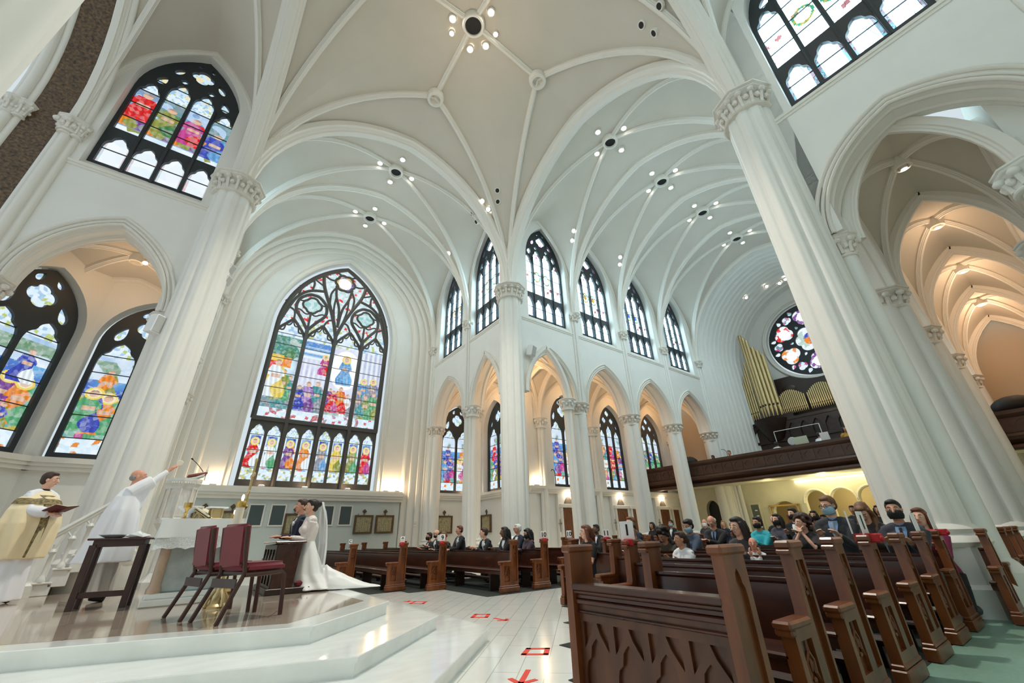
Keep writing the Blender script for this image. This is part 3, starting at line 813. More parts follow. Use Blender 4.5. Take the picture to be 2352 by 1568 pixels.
def make_pier():
    t = thing('crossing_pier', 'x', 'pier')
    k = MB(); k.lathe([(.8, 0), (.8, .4), (.72, .46), (.72, 1.0)], 8); k.lathe([(.72, 1.0), (.77, 1.07), (.72, 1.15), (.64, 1.2), (.68, 1.27), (.6, 1.36)], 24); k.build('base', PLASTER, t)
    k = MB(); k.lathe([(.5, 1.3), (.5, 12.9)], 120, fn=lambda a, z: 1+.17*abs(cos(4*a))**.8+.035*abs(cos(12*a))); k.build('shaft', PLASTER, t, smooth=50)
    k = MB(); capital(k, (0, 0), .6, .74, 12.72, ZC+.06, 14, seg=20); k.build('capital', CAPM, t)
    return t
pierp = make_pier()
def pier(loc, label, first, dirs):
    o = pierp if first else copy_tree(pierp); o.location = loc; o['label'] = label; o['group'] = 'crossing piers'
    return o
pier_first = pier((0, 0, 0), 'tall white crossing pier at the corner between the nave arcade and the transept', True, 0)
piers = [(pier_first, [(1, 0, 0), (0, 1, 0)])]
piers.append((pier((0, YS, 0), 'tall leaning-looking white crossing pier beside the dim side aisle arch', False, 0), []))
piers.append((pier((XW, 0, 0), 'tall white crossing pier behind the pulpit stairs', False, 0), []))
piers.append((pier((XW-.06, YS-.03, 0), 'white crossing pier at the upper corner nearest the camera, mostly cut off', False, 0), []))
RESP = {0: [(.62, .42), (.42, .62)], 1: [(.42, -.62), (.62, -.42)], 2: [(-.62, .42), (-.42, .62)], 3: []}
for i, (o, _) in enumerate(piers):
    for dx, dy in RESP[i]:
        k = MB(); k.lathe([(.36, 0), (.36, .6), (.3, .66), (.25, .75), (.2, .8), (.2, 7.3)], 14, (dx, dy, 0)); rs = k.build('respond_shaft', PLASTER, o, smooth=40)
        k = MB(); capital(k, (dx, dy), .2, .32, 7.25, ZA, 7); k.build('respond_capital', CAPM, o)

# ------------------------------------------------------------------ vaults
RIBP = lambda w, d: [(-w/2, -.08), (-w/2, d*.45), (-w*.36, d*.55), (-w*.3, d*.72), (-w*.2, d*.8), (-w*.16, d), (w*.16, d), (w*.2, d*.8), (w*.3, d*.72), (w*.36, d*.55), (w/2, d*.45), (w/2, -.08)]
FS = [sin(pi/2*i/14) for i in range(15)]
def vault(name, M, b, w, zs, hT, hC, hW, stilt, ribw=.34, ribd=.26, drib=(.22, .2), ends=(True, True), wallrib=True, dark=True, boss=True):
    """local x along the bay, y from 0 (wall) to -w (far wall)"""
    web = MB(); ribs = MB(); C = Vector((b/2, -w/2, zs+hC)); L = hypot(b/2, w/2)
    uT = arch_inv(w/2, hT); uD = arch_inv(L, hC); uWf = arch_inv(b/2, hW-stilt)
    uW = lambda z: 0 if z <= stilt else uWf(z-stilt)
    for cx, cy, sx, sy in ((0, 0, 1, -1), (b, 0, -1, -1), (0, -w, 1, 1), (b, -w, -1, 1)):
        T = [Vector((cx, cy+sy*uT(hT*f), zs+hT*f)) for f in FS]
        D = [Vector((cx+sx*b/2/L*uD(hC*f), cy+sy*w/2/L*uD(hC*f), zs+hC*f)) for f in FS]
        Wl = [Vector((cx+sx*uW(hW*f), cy, zs+hW*f)) for f in FS]
        for A, B in ((T, D), (D, Wl)):
            n = 5; rows = []
            for p, q in zip(A, B):
                rows.append([p.lerp(q, j/n)+Vector((0, 0, .0)) for j in range(n+1)])
            o = len(web.v); web.v += [tuple(p) for r in rows for p in r]
            for i in range(len(rows)-1):
                for j in range(n):
                    k = o+i*(n+1)+j; web.f.append((k, k+1, k+n+2, k+n+1))
        side = Vector((-(D[-1]-D[0]).y, (D[-1]-D[0]).x, 0)).normalized()
        ribs.sweep(D, side, RIBP(*drib), center=(b/2, -w/2, zs))
    def fullarch(x):
        l = [Vector((x, -uT(hT*f), zs+hT*f)) for f in FS]; r = [Vector((x, -w+uT(hT*f), zs+hT*f)) for f in reversed(FS[:-1])]
        return l+r
    for e, x in zip(ends, (0, b)):
        if e: ribs.sweep(fullarch(x), (1, 0, 0), RIBP(ribw, ribd), center=(x, -w/2, zs))
    if wallrib:
        for y in (0, -w):
            pts = [Vector((uW(hW*f), y, zs+hW*f)) for f in FS]+[Vector((b-uW(hW*f), y, zs+hW*f)) for f in reversed(FS[:-1])]
            ribs.sweep(pts, (0, 1, 0), RIBP(.2, .14), center=(b/2, y, zs))
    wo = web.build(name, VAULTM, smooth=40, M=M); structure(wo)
    ribs.build('vault_ribs', RIBM, parent=wo, smooth=30)
    if boss:
        k = MB(); r = boss if boss is not True else .42
        k.lathe([(r, .12), (r, -.1), (r*.9, -.22), (r*.72, -.24), (r*.66, -.16), (r*.62, -.02)], 20, (C.x, C.y, C.z-.12), capa=False)
        k.build('boss_ring', RIBM, parent=wo, smooth=40)
        if dark:
            k = MB(); k.lathe([(r*.64, -.12), (r*.64, -.1)], 20, (C.x, C.y, C.z-.12)); k.build('dark_opening', BLACKM, parent=wo, smooth=0)
    return wo, M @ C
HT, HC, HWA = 7.05, 7.27, 6.2
def lay_vaults(M, spans, tag_name, **kw):
    out = []
    for i, (a, b) in enumerate(spans):
        out.append(vault(tag_name, M @ Matrix.Translation((a, 0, 0)), b-a, W, ZC, HT, HC, HWA, 1.9, ends=(i > 0 or kw.get('e0', False), i == len(spans)-1 and kw.get('e1', True)), **{k: v for k, v in kw.items() if k not in ('e0', 'e1')})[1])
    return out
nave_b = lay_vaults(M_N, list(zip(NB, NB[1:])), 'ceiling_nave')
tran_b = lay_vaults(M_T, [(0, 4.7), (4.7, 9.05)], 'ceiling_transept', e0=True, e1=False)
sanc_b = lay_vaults(M_C, [(0, 4.42)], 'ceiling_sanctuary', e0=True, e1=False)
south_b = lay_vaults(M_S, [(0, 5.0), (5.0, 9.6)], 'ceiling_south_transept')
# crossing: star vault
def crossing():
    web = MB(); ribs = MB(); X0, X1, Y0, Y1 = XW, 0, YS, 0; mx, my = (X0+X1)/2, (Y0+Y1)/2
    zT, zB, zM = ZC+HT, ZC+7.75, ZC+8.2; q = 3.6
    def arc(p, e):
        a = hypot(e[0]-p[0], e[1]-p[1]); h = e[2]-ZC; u = arch_inv(a, h)
        return [Vector((p[0]+(e[0]-p[0])/a*u(h*f), p[1]+(e[1]-p[1])/a*u(h*f), ZC+h*f)) for f in FS]
    def strip(A, B, n=5):
        o = len(web.v)
        for p, r in zip(A, B): web.v += [tuple(p.lerp(r, j/n)) for j in range(n+1)]
        for i in range(len(A)-1):
            for j in range(n):
                k = o+i*(n+1)+j; web.f.append((k, k+1, k+n+2, k+n+1))
    Cn = (mx, my, zM); BE, BW, BN, BS = (mx+q, my, zB), (mx-q, my, zB), (mx, my+q, zB), (mx, my-q, zB)
    for px, py, ex, ey, bx, by in ((X1, Y1, (X1, my, zT), (mx, Y1, zT), BE, BN), (X1, Y0, (X1, my, zT), (mx, Y0, zT), BE, BS), (X0, Y1, (X0, my, zT), (mx, Y1, zT), BW, BN), (X0, Y0, (X0, my, zT), (mx, Y0, zT), BW, BS)):
        p = (px, py); tx, rx, g, ry, ty = arc(p, ex), arc(p, bx), arc(p, Cn), arc(p, by), arc(p, ey)
        for A, B in ((tx, rx), (rx, g), (g, ry), (ry, ty)): strip(A, B)
        for A in (rx, ry):
            d = A[-1]-A[0]; ribs.sweep(A, Vector((-d.y, d.x, 0)), RIBP(.26, .22), center=(mx, my, ZC))
    for B in (BE, BW, BN, BS):
        a, b = Vector(B), Vector(Cn); d = b-a
        ribs.sweep([a.lerp(b, i/6) for i in range(7)], Vector((-d.y, d.x, 0)), RIBP(.24, .2), center=(mx, my, ZC))
    for y in (Y0, Y1):
        l = arc((X0, y), (mx, y, zT)); r = list(reversed(arc((X1, y), (mx, y, zT))))
        ribs.sweep(l+r[1:], (0, 1, 0), RIBP(.72, .34), center=(mx, y, ZC))
    for x in (X0, X1):
        l = arc((x, Y0), (x, my, zT)); r = list(reversed(arc((x, Y1), (x, my, zT))))
        ribs.sweep(l+r[1:], (1, 0, 0), RIBP(.72, .34), center=(x, my, ZC))
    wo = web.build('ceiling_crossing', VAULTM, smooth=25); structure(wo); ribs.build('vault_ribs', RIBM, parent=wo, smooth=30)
    for B in (BE, BW, BN, BS):
        k = MB(); k.lathe([(.42, .1), (.42, -.1), (.38, -.24), (.26, -.26), (.24, -.18), (.22, -.05)], 20, (B[0], B[1], B[2]-.12)); k.build('boss_ring', RIBM, parent=wo, smooth=40)
    return Vector(Cn), wo
CROSS, crossing_obj = crossing()

# ------------------------------------------------------------------ aisles
AD = 2.9                      # depth of the aisle behind the arcade wall
def aisle(M, spans, name, holes=None, windows=None, wallname=None, zled=3.62, color=PLASTER, wm=LOWW, shafts=True, x_lo=None, x_hi=None):
    bosses = []
    for i, (a, b) in enumerate(spans):
        bosses.append(vault(name, M @ Matrix.Translation((a, THK+AD, 0)), b-a, AD, ZA, 2.75, 2.95, 2.7, .05, .3, .22, (.18, .16), ends=(i == 0, True), dark=False, boss=.22)[1])
    y0 = THK+AD; x0 = spans[0][0] if x_lo is None else x_lo; x1 = spans[-1][1] if x_hi is None else x_hi
    hs = []
    for i, (a, b) in enumerate(spans):
        if windows and windows[i]:
            c = (a+b)/2 if len(windows[i]) < 2 else windows[i][1]; hw = 1.2
            hs.append([(c-hw-.1, 3.9)]+[(c+(p[0])*1.0, p[1]) for p in arch_pts(-hw-.1, hw+.1, 7.9, 9.8, 10)]+[(c+hw+.1, 3.9)])
            win(windows[i][0], M @ Matrix.Translation((c, y0+.28, 0)))
    w = MB(); w.plate([(x0, 0), (x0, 11.2), (x1, 11.2), (x1, 0)], hs, .5, Matrix.Translation((0, y0, 0)))
    wo = structure(w.build(wallname, color, smooth=30, M=M))
    k = MB(); k.box(x0, x1, y0-.28, y0+.02, zled, zled+.1); k.box(x0, x1, y0-.34, y0+.02, zled+.1, zled+.26); k.box(x0, x1, y0-.2, y0+.02, zled-.12, zled)
    k.build('ledge', RIBM, parent=wo, smooth=0)
    if shafts:
        k = MB()
        for a in sorted(set([s[0] for s in spans]+[s[1] for s in spans])):
            for dx in (-.16, 0, .16): k.tube([(a+dx, y0-.12 if dx else y0-.2, 0), (a+dx, y0-.12 if dx else y0-.2, 7.3)], .11 if dx else .14, 8)
            capital(k, (a, y0-.1), .3, .4, 7.25, ZA, 7)
        k.build('wall_shafts', PLASTER, parent=wo, smooth=50)
    return bosses, wo
WA3 = [None]+[window_aisle('wa3', 3, 11+i, t) for i, t in ((1, 1), (2, 2))]
WA2 = [window_aisle('wa2', 2, 31+i, t) for i, t in ((0, 0), (1, 1), (5, 0))]
n_sp = [(0, 4.81), (4.81, 9.34), (9.34, 13.87), (13.87, 18.48)]
nb_boss, wall_na = aisle(M_N, n_sp, 'ceiling_north_aisle', None, [None, (WA2[0],), (WA3[1],), (WA3[2],)], 'wall_north_aisle', x_lo=3.75, x_hi=25)
tb_boss, wall_ta = aisle(M_T, [(0, 4.7), (4.7, 9.05)], 'ceiling_transept_aisle', None, [(WA2[1], 1.9), None], 'wall_transept_aisle', x_hi=5.4, x_lo=-.6)
cb_boss, wall_ca = aisle(M_C, [(0, 4.42)], 'ceiling_chapel', None, [(WA2[2], 3.05)], 'wall_chapel', x_lo=1.6)
sb_boss, wall_sa = aisle(M_NS, [(0, 4.61), (4.61, 9.14), (9.14, 13.67), (13.67, 17.6)], 'ceiling_south_aisle', None, None, 'wall_south_aisle', x_lo=-6, x_hi=17.6)
# north end of the transept aisle with its window, and the angled chapel wall
def end_plate(M, x0, x1, c, proto, name, zled=3.62, th=.4):
    hw = 1.2
    hs = [[(c-hw-.08, 3.9)]+[(c+p[0], p[1]) for p in arch_pts(-hw-.08, hw+.08, 7.9, 9.78, 10)]+[(c+hw+.08, 3.9)]]
    w = MB(); w.plate([(x0, 0), (x0, 11.4), (x1, 11.4), (x1, 0)], hs, th)
    wo = structure(w.build(name, PLASTER, smooth=30, M=M))
    k = MB(); k.box(x0, x1, -.28, .02, zled, zled+.1); k.box(x0, x1, -.34, .02, zled+.1, zled+.26); k.box(x0, x1, -.2, .02, zled-.12, zled); k.build('ledge', RIBM, parent=wo, smooth=0)
    win(proto, M @ Matrix.Translation((c, .25, 0)))
    return wo
wall_te = end_plate(MW((.6, 9.4), 0), -.2, 3.4, 1.75, WA2[0], 'wall_transept_aisle_north')
wall_cf = end_plate(MW((-15.4, 3.75), 45+180-180), -3.6, .05, -1.45, WA2[1], 'wall_chapel_angled')

# ------------------------------------------------------------------ transept end wall with the great window
YE = 10.0; GC = -6.37
def arch_path(off, z0=0, n=18):
    """nave-shaped arch inset by off, from the floor up and over, as (along, z) with along in 0..W"""
    pts = arch_pts(off, W-off, ZC, ZC+HT-off*.9, n)
    return [(off, z0)]+pts+[(W-off, z0)]
def stepped(name, prof, place, material, smooth=30, z0=0):
    k = MB(); rings = []
    for d, off in prof: rings.append([place(p[0], d, p[1]) for p in arch_path(off, z0)])
    k.loft(rings, False, False, False)
    return structure(k.build(name, material, smooth=smooth))
def roll(d, off, r, n=5): return [(d-r*cos(pi*i/n), off+r*sin(pi*i/n)) for i in range(n+1)]
prof = [(8.95, -.05), (8.95, .12), (9.05, .12)]+roll(9.13, .14, .08)+[(9.25, .16), (9.25, .42)]+roll(9.36, .44, .09)+[(9.48, .46), (9.5, .8)]+roll(9.6, .82, .09)+[(9.72, .86), (9.74, 1.15)]+roll(9.82, 1.16, .07)+[(9.9, 1.2), (10.02, 1.3)]
stepped('wall_transept_end_arch', prof, lambda a, d, z: (XW+a-.02, d, z), RIBM)
gh = 3.62
w = MB(); w.plate([(XW-.1, 0), (XW-.1, 20.6), (.1, 20.6), (.1, 0)], [[(GC-gh, 3.9)]+[(GC+p[0], p[1]) for p in arch_pts(-gh, gh, 13.2, 18.85, 16)]+[(GC+gh, 3.9)]], .45, Matrix.Translation((0, YE, 0)))
wall_e = structure(w.build('wall_transept_end', PLASTER, smooth=30))
k = MB()
for d, r in ((.05, .06), (.3, .05)):
    k.tube([(GC-gh-d, YE, 3.9)]+[(GC+p[0], YE, p[1]) for p in arch_pts(-gh-d, gh+d, 13.2, 18.85+d*1.2, 16)]+[(GC+gh+d, YE, 3.9)], r, 6)
k.build('window_moulding', RIBM, parent=wall_e, smooth=60)
k = MB(); k.box(-11.4, -1.2, YE-.5, YE+.02, 3.5, 3.62); k.box(-11.4, -1.2, YE-.58, YE+.02, 3.62, 3.82); k.box(-11.4, -1.2, YE-.35, YE+.4, 3.82, 3.92); k.box(-11.4, -1.2, YE-.4, YE+.02, 3.34, 3.5)
k.build('ledge', RIBM, parent=wall_e, smooth=0)
k = MB(); k.box(-11.35, -1.25, YE-.16, YE+.02, 0, 3.36); k.build('lower_panel', LOWW, parent=wall_e, smooth=0)
k = MB(); k.box(-11.4, -1.2, YE-.24, YE, 0, .28); structure(k.build('baseboard_transept', RIBM, smooth=0))
gw = window_great('window_great'); place_window(gw, Matrix.Translation((GC, YE+.25, 0)), True)

# ------------------------------------------------------------------ rear wall with rose
XR = 24.5
prof = [(18.3, -.1)]
for i in range(12):
    d = 18.6+i*.46; off = .05+i*.1
    prof += [(d, off)]+roll(d+.2, off+.03, .13, 4)+[(d+.42, off+.06)]
prof += [(XR+.05, 1.35)]
stepped('wall_rear_splay', prof, lambda a, d, z: (d, -a-.02, z), PLASTER, 40)
RC = (-6.25, 14.75); RR = 2.95
w = MB(); w.plate([(-9, -RC[1]), (-9, 6.4), (9, 6.4), (9, -RC[1])], [[(RR*1.04*cos(2*pi*i/64), RR*1.04*sin(2*pi*i/64)) for i in range(64)]], .5)
MR = Matrix.Translation((XR, RC[0], RC[1])) @ Matrix.Rotation(radians(-90), 4, 'Z')
wall_r = structure(w.build('wall_rear', PLASTER, smooth=30, M=MR))
k = MB(); k.tube([(RR*1.12*cos(2*pi*i/48), -.02, RR*1.12*sin(2*pi*i/48)) for i in range(49)], .1, 6); k.build('rose_moulding', RIBM, parent=wall_r, smooth=60)
rw = window_rose('rose'); place_window(rw, MR @ Matrix.Translation((0, .2, 0)), True)

# ------------------------------------------------------------------ sanctuary arch with gilt band
def chancel(x, off0, off1, wd, name, material):
    k = MB(); rings = []
    for d, off in ((x, off0), (x, off1), (x+wd, off1), (x+wd, off0)): rings.append([(d, -p[0], p[1]) for p in arch_path(off, 0)])
    k.loft(rings+[rings[0]], False, False, False); return k.build(name, material, smooth=30)
tag(chancel(-17.98, -.25, .06, .78, 'mosaic_arch_band', MOSAIC), 'dark gold scrolled mosaic band running up the sanctuary arch', 'arch band')
for x, nm in ((-16.98, 'trim_1'), (-18.2, 'trim_2')):
    k = MB()
    for d, off, r in ((0, .08, .13), (.2, .02, .1), (-.15, .02, .07)):
        k.tube([(x+d, -p[0], p[1]) for p in arch_path(off, 0)], r, 8)
    structure(k.build(nm, RIBM, smooth=60))
k = MB()
for x in (-16.98, -18.2):
    for dx, r in ((-.04, .15), (.2, .13)): capital(k, (x+dx, -.08), r, r*1.6, 12.85, ZC, 6)
structure(k.build('trim_3', CAPM))

gs = copy_tree(gw); place_window(gs, Matrix.Translation((GC, -22.15, 0)) @ Matrix.Rotation(pi, 4, 'Z'), True)  # unseen glowing copy of the great window, added to light the south side
# plain walls closing the south transept behind the camera
k = MB(); k.box(XW-.5, .6, -22.6, -22.2, 0, 20.8); structure(k.build('wall_south_end', PLASTER, smooth=0))
arcade('wall_south_transept_west', MW((XW, -22.3), 90), [(0, 4.6, .5, .5), (4.6, 9.6, .5, .7)], [WCLEAR[0], WCLEAR[1]])
k = MB(); k.box(XW-3.6, XW-3.3, -22.2, YS-.6, 0, 11.5); structure(k.build('wall_south_transept_aisle', PLASTER, smooth=0))
k = MB(); k.box(.86, 1.1, -22.2, -17.2, 0, 20.8); structure(k.build('wall_south_transept_far', PLASTER, smooth=0))

for y0, y1, nm in ((-16.6, -12.6, 'wall_south_aisle_end'), (-.2, 3.9, 'wall_north_aisle_end')):
    k = MB(); k.box(24.6, 24.9, y0, y1, 0, 11.4); structure(k.build(nm, PLASTER, smooth=0))
    k = MB(); k.box(19.4, 19.7, y0, y1, 4.3, 11.4); structure(k.build(nm+'_gallery', mat('gallery_wall', srgb(200, 178, 150), .65), smooth=0))
# ------------------------------------------------------------------ lamps in the vaults
def rot_to(n):
    return Vector((0, 0, 1)).rotation_difference(Vector(n)).to_matrix().to_4x4()
def can_mesh(r):
    k = MB(); k.lathe([(r*.72, .02), (r*.8, .03), (r*1.0, .02), (r*1.05, -.03), (r*1.05, -.1), (r*.7, -.1)], 18, capa=False); return k
SPOTS = {}
def spotlight(loc, n, r, material, label, group, key):
    """ring with a lens; n points into the room"""
    if key not in SPOTS:
        t = thing('ceiling_spotlight', label, 'ceiling light', group=group)
        can_mesh(r).build('trim_ring', RIBM, t, smooth=40)
        k = MB(); k.lathe([(r*.72, -.02), (r*.72, .012)], 18); k.build('lens', material, t, smooth=0)
        SPOTS[key] = t; o = t
    else:
        o = copy_tree(SPOTS[key])
    o.matrix_world = Matrix.Translation(Vector(loc)) @ rot_to(n); o['label'] = label; o['group'] = group
    return o
names = ['nearest the crossing', 'second from the crossing', 'third from the crossing', 'farthest from the crossing']
for i, b in enumerate(nave_b):
    for dx, dy in ((.95, 0), (-.95, 0), (0, .95), (0, -.95)):
        spotlight(b+Vector((dx, dy, -.17)), (0, 0, -1), .17, LAMPC, 'small round ceiling lamp beside the dark nave vault opening %s' % names[i], 'lamps round the nave vault openings', 'c')
    lamp('nave_lamp', b+Vector((0, 0, -.45)), 620, (.72, .92, 1), .3, 'SPOT', (0, 0, 0), 2.5)  # cool tint stands in for window daylight on the nave wall
for i, b in enumerate(tran_b):
    for dx, dy in ((.95, 0), (-.95, 0), (0, .95), (0, -.95)):
        spotlight(b+Vector((dx, dy, -.17)), (0, 0, -1), .17, LAMPC, 'small round ceiling lamp beside the dark transept vault opening %s' % ('over the great window' if i == 0 else 'nearer the crossing'), 'lamps round the transept vault openings', 'c')
    lamp('transept_lamp', b+Vector((0, 0, -.45)), 420, (1, .86, .68), .3, 'SPOT', (0, 0, 0), 2.5)
for b in south_b: lamp('south_transept_fill', b+Vector((0, 0, -.45)), 200, (1, .92, .8), .3, 'SPOT', (0, 0, 0), 2.5)  # added lights without fixtures, brighten the south transept wall
# cluster at the crown of the crossing
k = MB(); k.lathe([(.5, .1), (.5, -.1), (.44, -.2), (.36, -.2), (.34, -.02)], 24, tuple(CROSS-Vector((0, 0, .15))), capa=False); k.build('boss_ring', RIBM, crossing_obj, smooth=40)
k = MB(); k.lathe([(.35, -.12), (.35, -.1)], 24, tuple(CROSS-Vector((0, 0, .15)))); k.build('dark_opening', BLACKM, crossing_obj, smooth=0)
for x, y, l in ((-7.13, -6.01, 'big glaring lamp at the vault crown, nearest the transept side'), (-5.91, -5.42, 'glaring lamp at the vault crown under the dark opening'), (-5.4, -5.95, 'glaring lamp at the vault crown closest to the star ribs'), (-5.92, -7.17, 'smaller bright lamp at the vault crown beyond the dark opening')):
    spotlight((x, y, 21.42), (0, 0, -1), .17, LAMPX, l, 'glaring lamps at the vault crown', 'x')
for x, y in ((-6.9, -5.5), (-5.3, -6.6)):
    spotlight((x, y, 21.42), (0, 0, -1), .13, LAMPC, 'small lamp between the glaring lamps at the vault crown', 'small lamps at the vault crown', 'c2')
lamp('crossing_fill', CROSS+Vector((0, 0, -3)), 90, (1, .78, .55), .5)  # added warm fill hanging below the crown to tint the vault
lamp('crossing_lamp', CROSS+Vector((0, 0, -.6)), 8000, (1, .93, .82), .4, 'SPOT', (0, 0, 0), 1.5)
for p, n, on, l in (((4.0, -1.6, 18.5), (-.85, -.16, -.5), 1, 'upper of two lamps in the first nave vault web'), ((4.16, -1.24, 18.05), (-.92, -.1, -.38), 1, 'lower of two lamps in the first nave vault web'),
        ((8.54, -1.52, 18.5), (-.86, -.15, -.49), 1, 'upper of two lamps in the second nave vault web'), ((8.71, -1.27, 18.1), (-.92, -.1, -.38), 1, 'lower of two lamps in the second nave vault web'),
        ((-2.03, -.38, 18.53), (-.67, -.4, -.63), 1, 'lit spotlight in the crossing web above the corner pier'), ((-1.7, -.5, 18.0), (-.67, -.4, -.63), 1, 'lower lit spotlight in the crossing web above the corner pier'),
        ((-2.08, .7, 18.4), (-.77, .31, -.56), 0, 'dark unlit spotlight beside the transept rib, the upper one'), ((-1.77, .7, 17.95), (-.71, .24, -.66), 0, 'dark unlit spotlight beside the transept rib, the lower one'),
        ((-1.66, -1.37, 18.72), (-.63, -.37, -.68), 0, 'unlit spotlight recess in the groin above the corner pier, upper'), ((-1.41, -1.04, 18.3), (-.71, -.39, -.59), 0, 'unlit spotlight recess in the groin above the corner pier, lower'),
        ((-2.1, 4.3, 18.45), (-.7, .2, -.65), 0, 'dark round opening beside the lamp near the great window vault'), ((-1.69, 4.2, 18.0), (-.72, -.22, -.65), 1, 'lit lamp in the transept web near the great window'),
        ((-1.66, -11.15, 18.82), (-.61, .41, -.68), 0, 'unlit spotlight recess high over the tall pier, the upper of a pair'), ((-1.3, -11.35, 18.36), (-.44, .67, -.6), 0, 'unlit spotlight recess high over the tall pier, the lower of a pair'),
        ((-1.9, -12.0, 18.3), (-.6, .5, -.6), 0, 'single unlit spotlight recess beside the thick rib over the tall pier'),
        ((22.8, -6.6, 19.3), (-.35, .17, -.92), 1, 'warm lamp over the rose window, topmost'), ((23.1, -6.05, 19.35), (-.6, -.14, -.75), 1, 'warm lamp over the rose window, next to the topmost'), ((22.4, -5.3, 19.2), (-.4, -.4, -.8), 1, 'warm lamp over the rose window, third in the cluster'), ((21.8, -3.8, 18.7), (-.37, -.5, -.78), 1, 'single warm lamp apart from the cluster over the rose window')):
    spotlight(p, n, .16, LAMPC if on else BLACKM, l, 'spotlights in the vault webs', 'on' if on else 'off')
# aisle lamps: bosses and ledge uplights
for i, b in enumerate(sb_boss):
    spotlight(b+Vector((.12, 0, -.3)), (0, 0, -1), .1, LAMPW, 'warm lamp on the side aisle vault, %s beyond the tall pier' % ORD[3-i], 'lamps of the dim side aisle', 'w')
    lamp('south_aisle_lamp', b+Vector((0, 0, -1.0)), (110, 70, 40, 1)[i], (1, .66, .42), .15)
for bs, pw in ((nb_boss, 60), (tb_boss, 60), (cb_boss, 24)):
    for b in bs: lamp('north_aisle_lamp', b+Vector((0, 0, -1.1)), pw, (1, .6, .3), .15)
spotlight(cb_boss[0]+Vector((.25, -.1, -.3)), (.2, -.4, -.9), .13, LAMPW, 'warm lamp on the chapel vault boss above the pulpit side', 'lamp of the chapel', 'w')
def uplight(loc, label, pw=30, col=(1, .68, .38)):
    t = thing('ledge_uplight', label, 'uplight', loc, 0, 'uplights on the wall ledges')
    k = MB(); k.bbox(-.14, .14, -.07, .07, 0, .07, .01); k.build('housing', WHITEP, t)
    k = MB(); k.box(-.11, .11, -.05, .05, .07, .076); k.build('lens', LAMPW, t, smooth=0)
    lamp('uplight_glow', Vector(loc)+Vector((0, 0, .22)), pw, col, .06)
for x, y, l, pw in ((3.35, 9.15, 'ledge uplight in the aisle corner behind the groomsmen', 60), (4.2, 3.55, 'ledge uplight beside the corner pier', 40), (-2.2, 9.8, 'ledge uplight under the great window, right end by the shafts', 55), (-10.6, 9.8, 'ledge uplight under the great window, end nearest the pulpit', 40),
                (-8.6, 9.75, 'ledge uplight below the second saint light of the great window', 10), (-6.6, 9.75, 'ledge uplight below the middle of the great window', 10), (-4.4, 9.75, 'ledge uplight below the sixth saint light of the great window', 10), (-1.55, 9.7, 'ledge uplight in the corner by the transept shafts', 50)):
    uplight((x, y, 3.93 if y > 9.4 else 3.89), l, pw)
# wall speakers
def speaker(loc, rz, tilt, label, sc=1):
    t = thing('wall_speaker', label, 'speaker', loc, rz, 'white wall speakers'); t.scale = (sc, sc, sc)
    k = MB(); M = Matrix.Rotation(tilt, 4, 'X'); k.bbox(-.21, .21, -.42, -.1, -.28, .28, .02, M); k.build('cabinet', WHITEP, t)
    k = MB(); k.bbox(-.18, .18, -.435, -.42, -.25, .25, .005, M); k.build('grille', mat('speaker_grille', srgb(186, 186, 182), .7), t)
    k = MB(); k.tube([(0, 0, 0), (0, -.2, 0)], .05, 8); k.build('bracket', mat('speaker_bracket', srgb(150, 150, 146), .5), t)
speaker((1.05, -.02, 10.05), .35, .25, 'white speaker on the wall above the first nave arch')
speaker((-13.35, -.05, 7.25), .7, .1, 'white speaker beside the capital of the sanctuary arch')
speaker((-12.15, .1, 9.95), 1.0, .3, 'white speaker high behind the pulpit pier, upper', .62)
speaker((-12.15, .15, 9.5), 1.0, .3, 'white speaker high behind the pulpit pier, lower', .62)
# ------------------------------------------------------------------ pews
def end_meshes():
    """end board with its outer face at y=0 (facing -y), board towards +y; front towards -x, rear top corner at x=0"""
    out = [(-.5, .16), (-.5, .7), (-.2, .7), (-.17, .78), (-.15, 1.2), (.06, 1.2), (.05, .16)]
    k = MB()
    r1 = [(-.115, .26), (-.115, 1.12), (.02, 1.12), (.015, .26)]; r2 = [(-.43, .26), (-.43, .62), (-.24, .62), (-.24, .26)]
    k.plate(out, [r1, r2], .035)
    k.plate(out, [], .05, Matrix.Translation((0, .035, 0)))
    k.plate(out, [r2], .012, Matrix.Translation((0, .085, 0)))
    # cusped tracery head and leaf boss inside each recess
    for (xa, xb), zt in (((-.115, .02), 1.12), ((-.43, -.24), .62)):
        c = (xa+xb)/2; w_ = (xb-xa)/2
        for q in (-1, 1):
            k.tube([(c+q*w_, .02, zt-.26), (c+q*w_*.5, .016, zt-.2), (c+q*w_*.62, .016, zt-.13), (c, .014, zt-.07), (c, .014, zt)], [.012, .014, .012, .014, .012], 5)
        k.sphere((c, .02, zt-.15), (.02, .02, .045), 7, 5); k.sphere((c, .018, zt-.235), (.026, .016, .02), 7, 5)
    k.bbox(-.54, .08, -.025, .11, 0, .13, .012); k.bbox(-.525, .065, -.012, .1, .13, .17, .01)
    k.bbox(-.57, -.19, -.02, .115, .695, .75, .016); k.bbox(-.56, -.48, -.015, .11, .655, .7, .012)
    k.bbox(-.19, .085, -.016, .11, 1.2, 1.265, .016); k.bbox(-.2, -.15, -.01, .105, 1.16, 1.2, .01)
    return k
PEWS = []
END = end_meshes().build('end_panel', WOOD, smooth=25)
END.data.name = 'end_panel'
COL.objects.unlink(END)
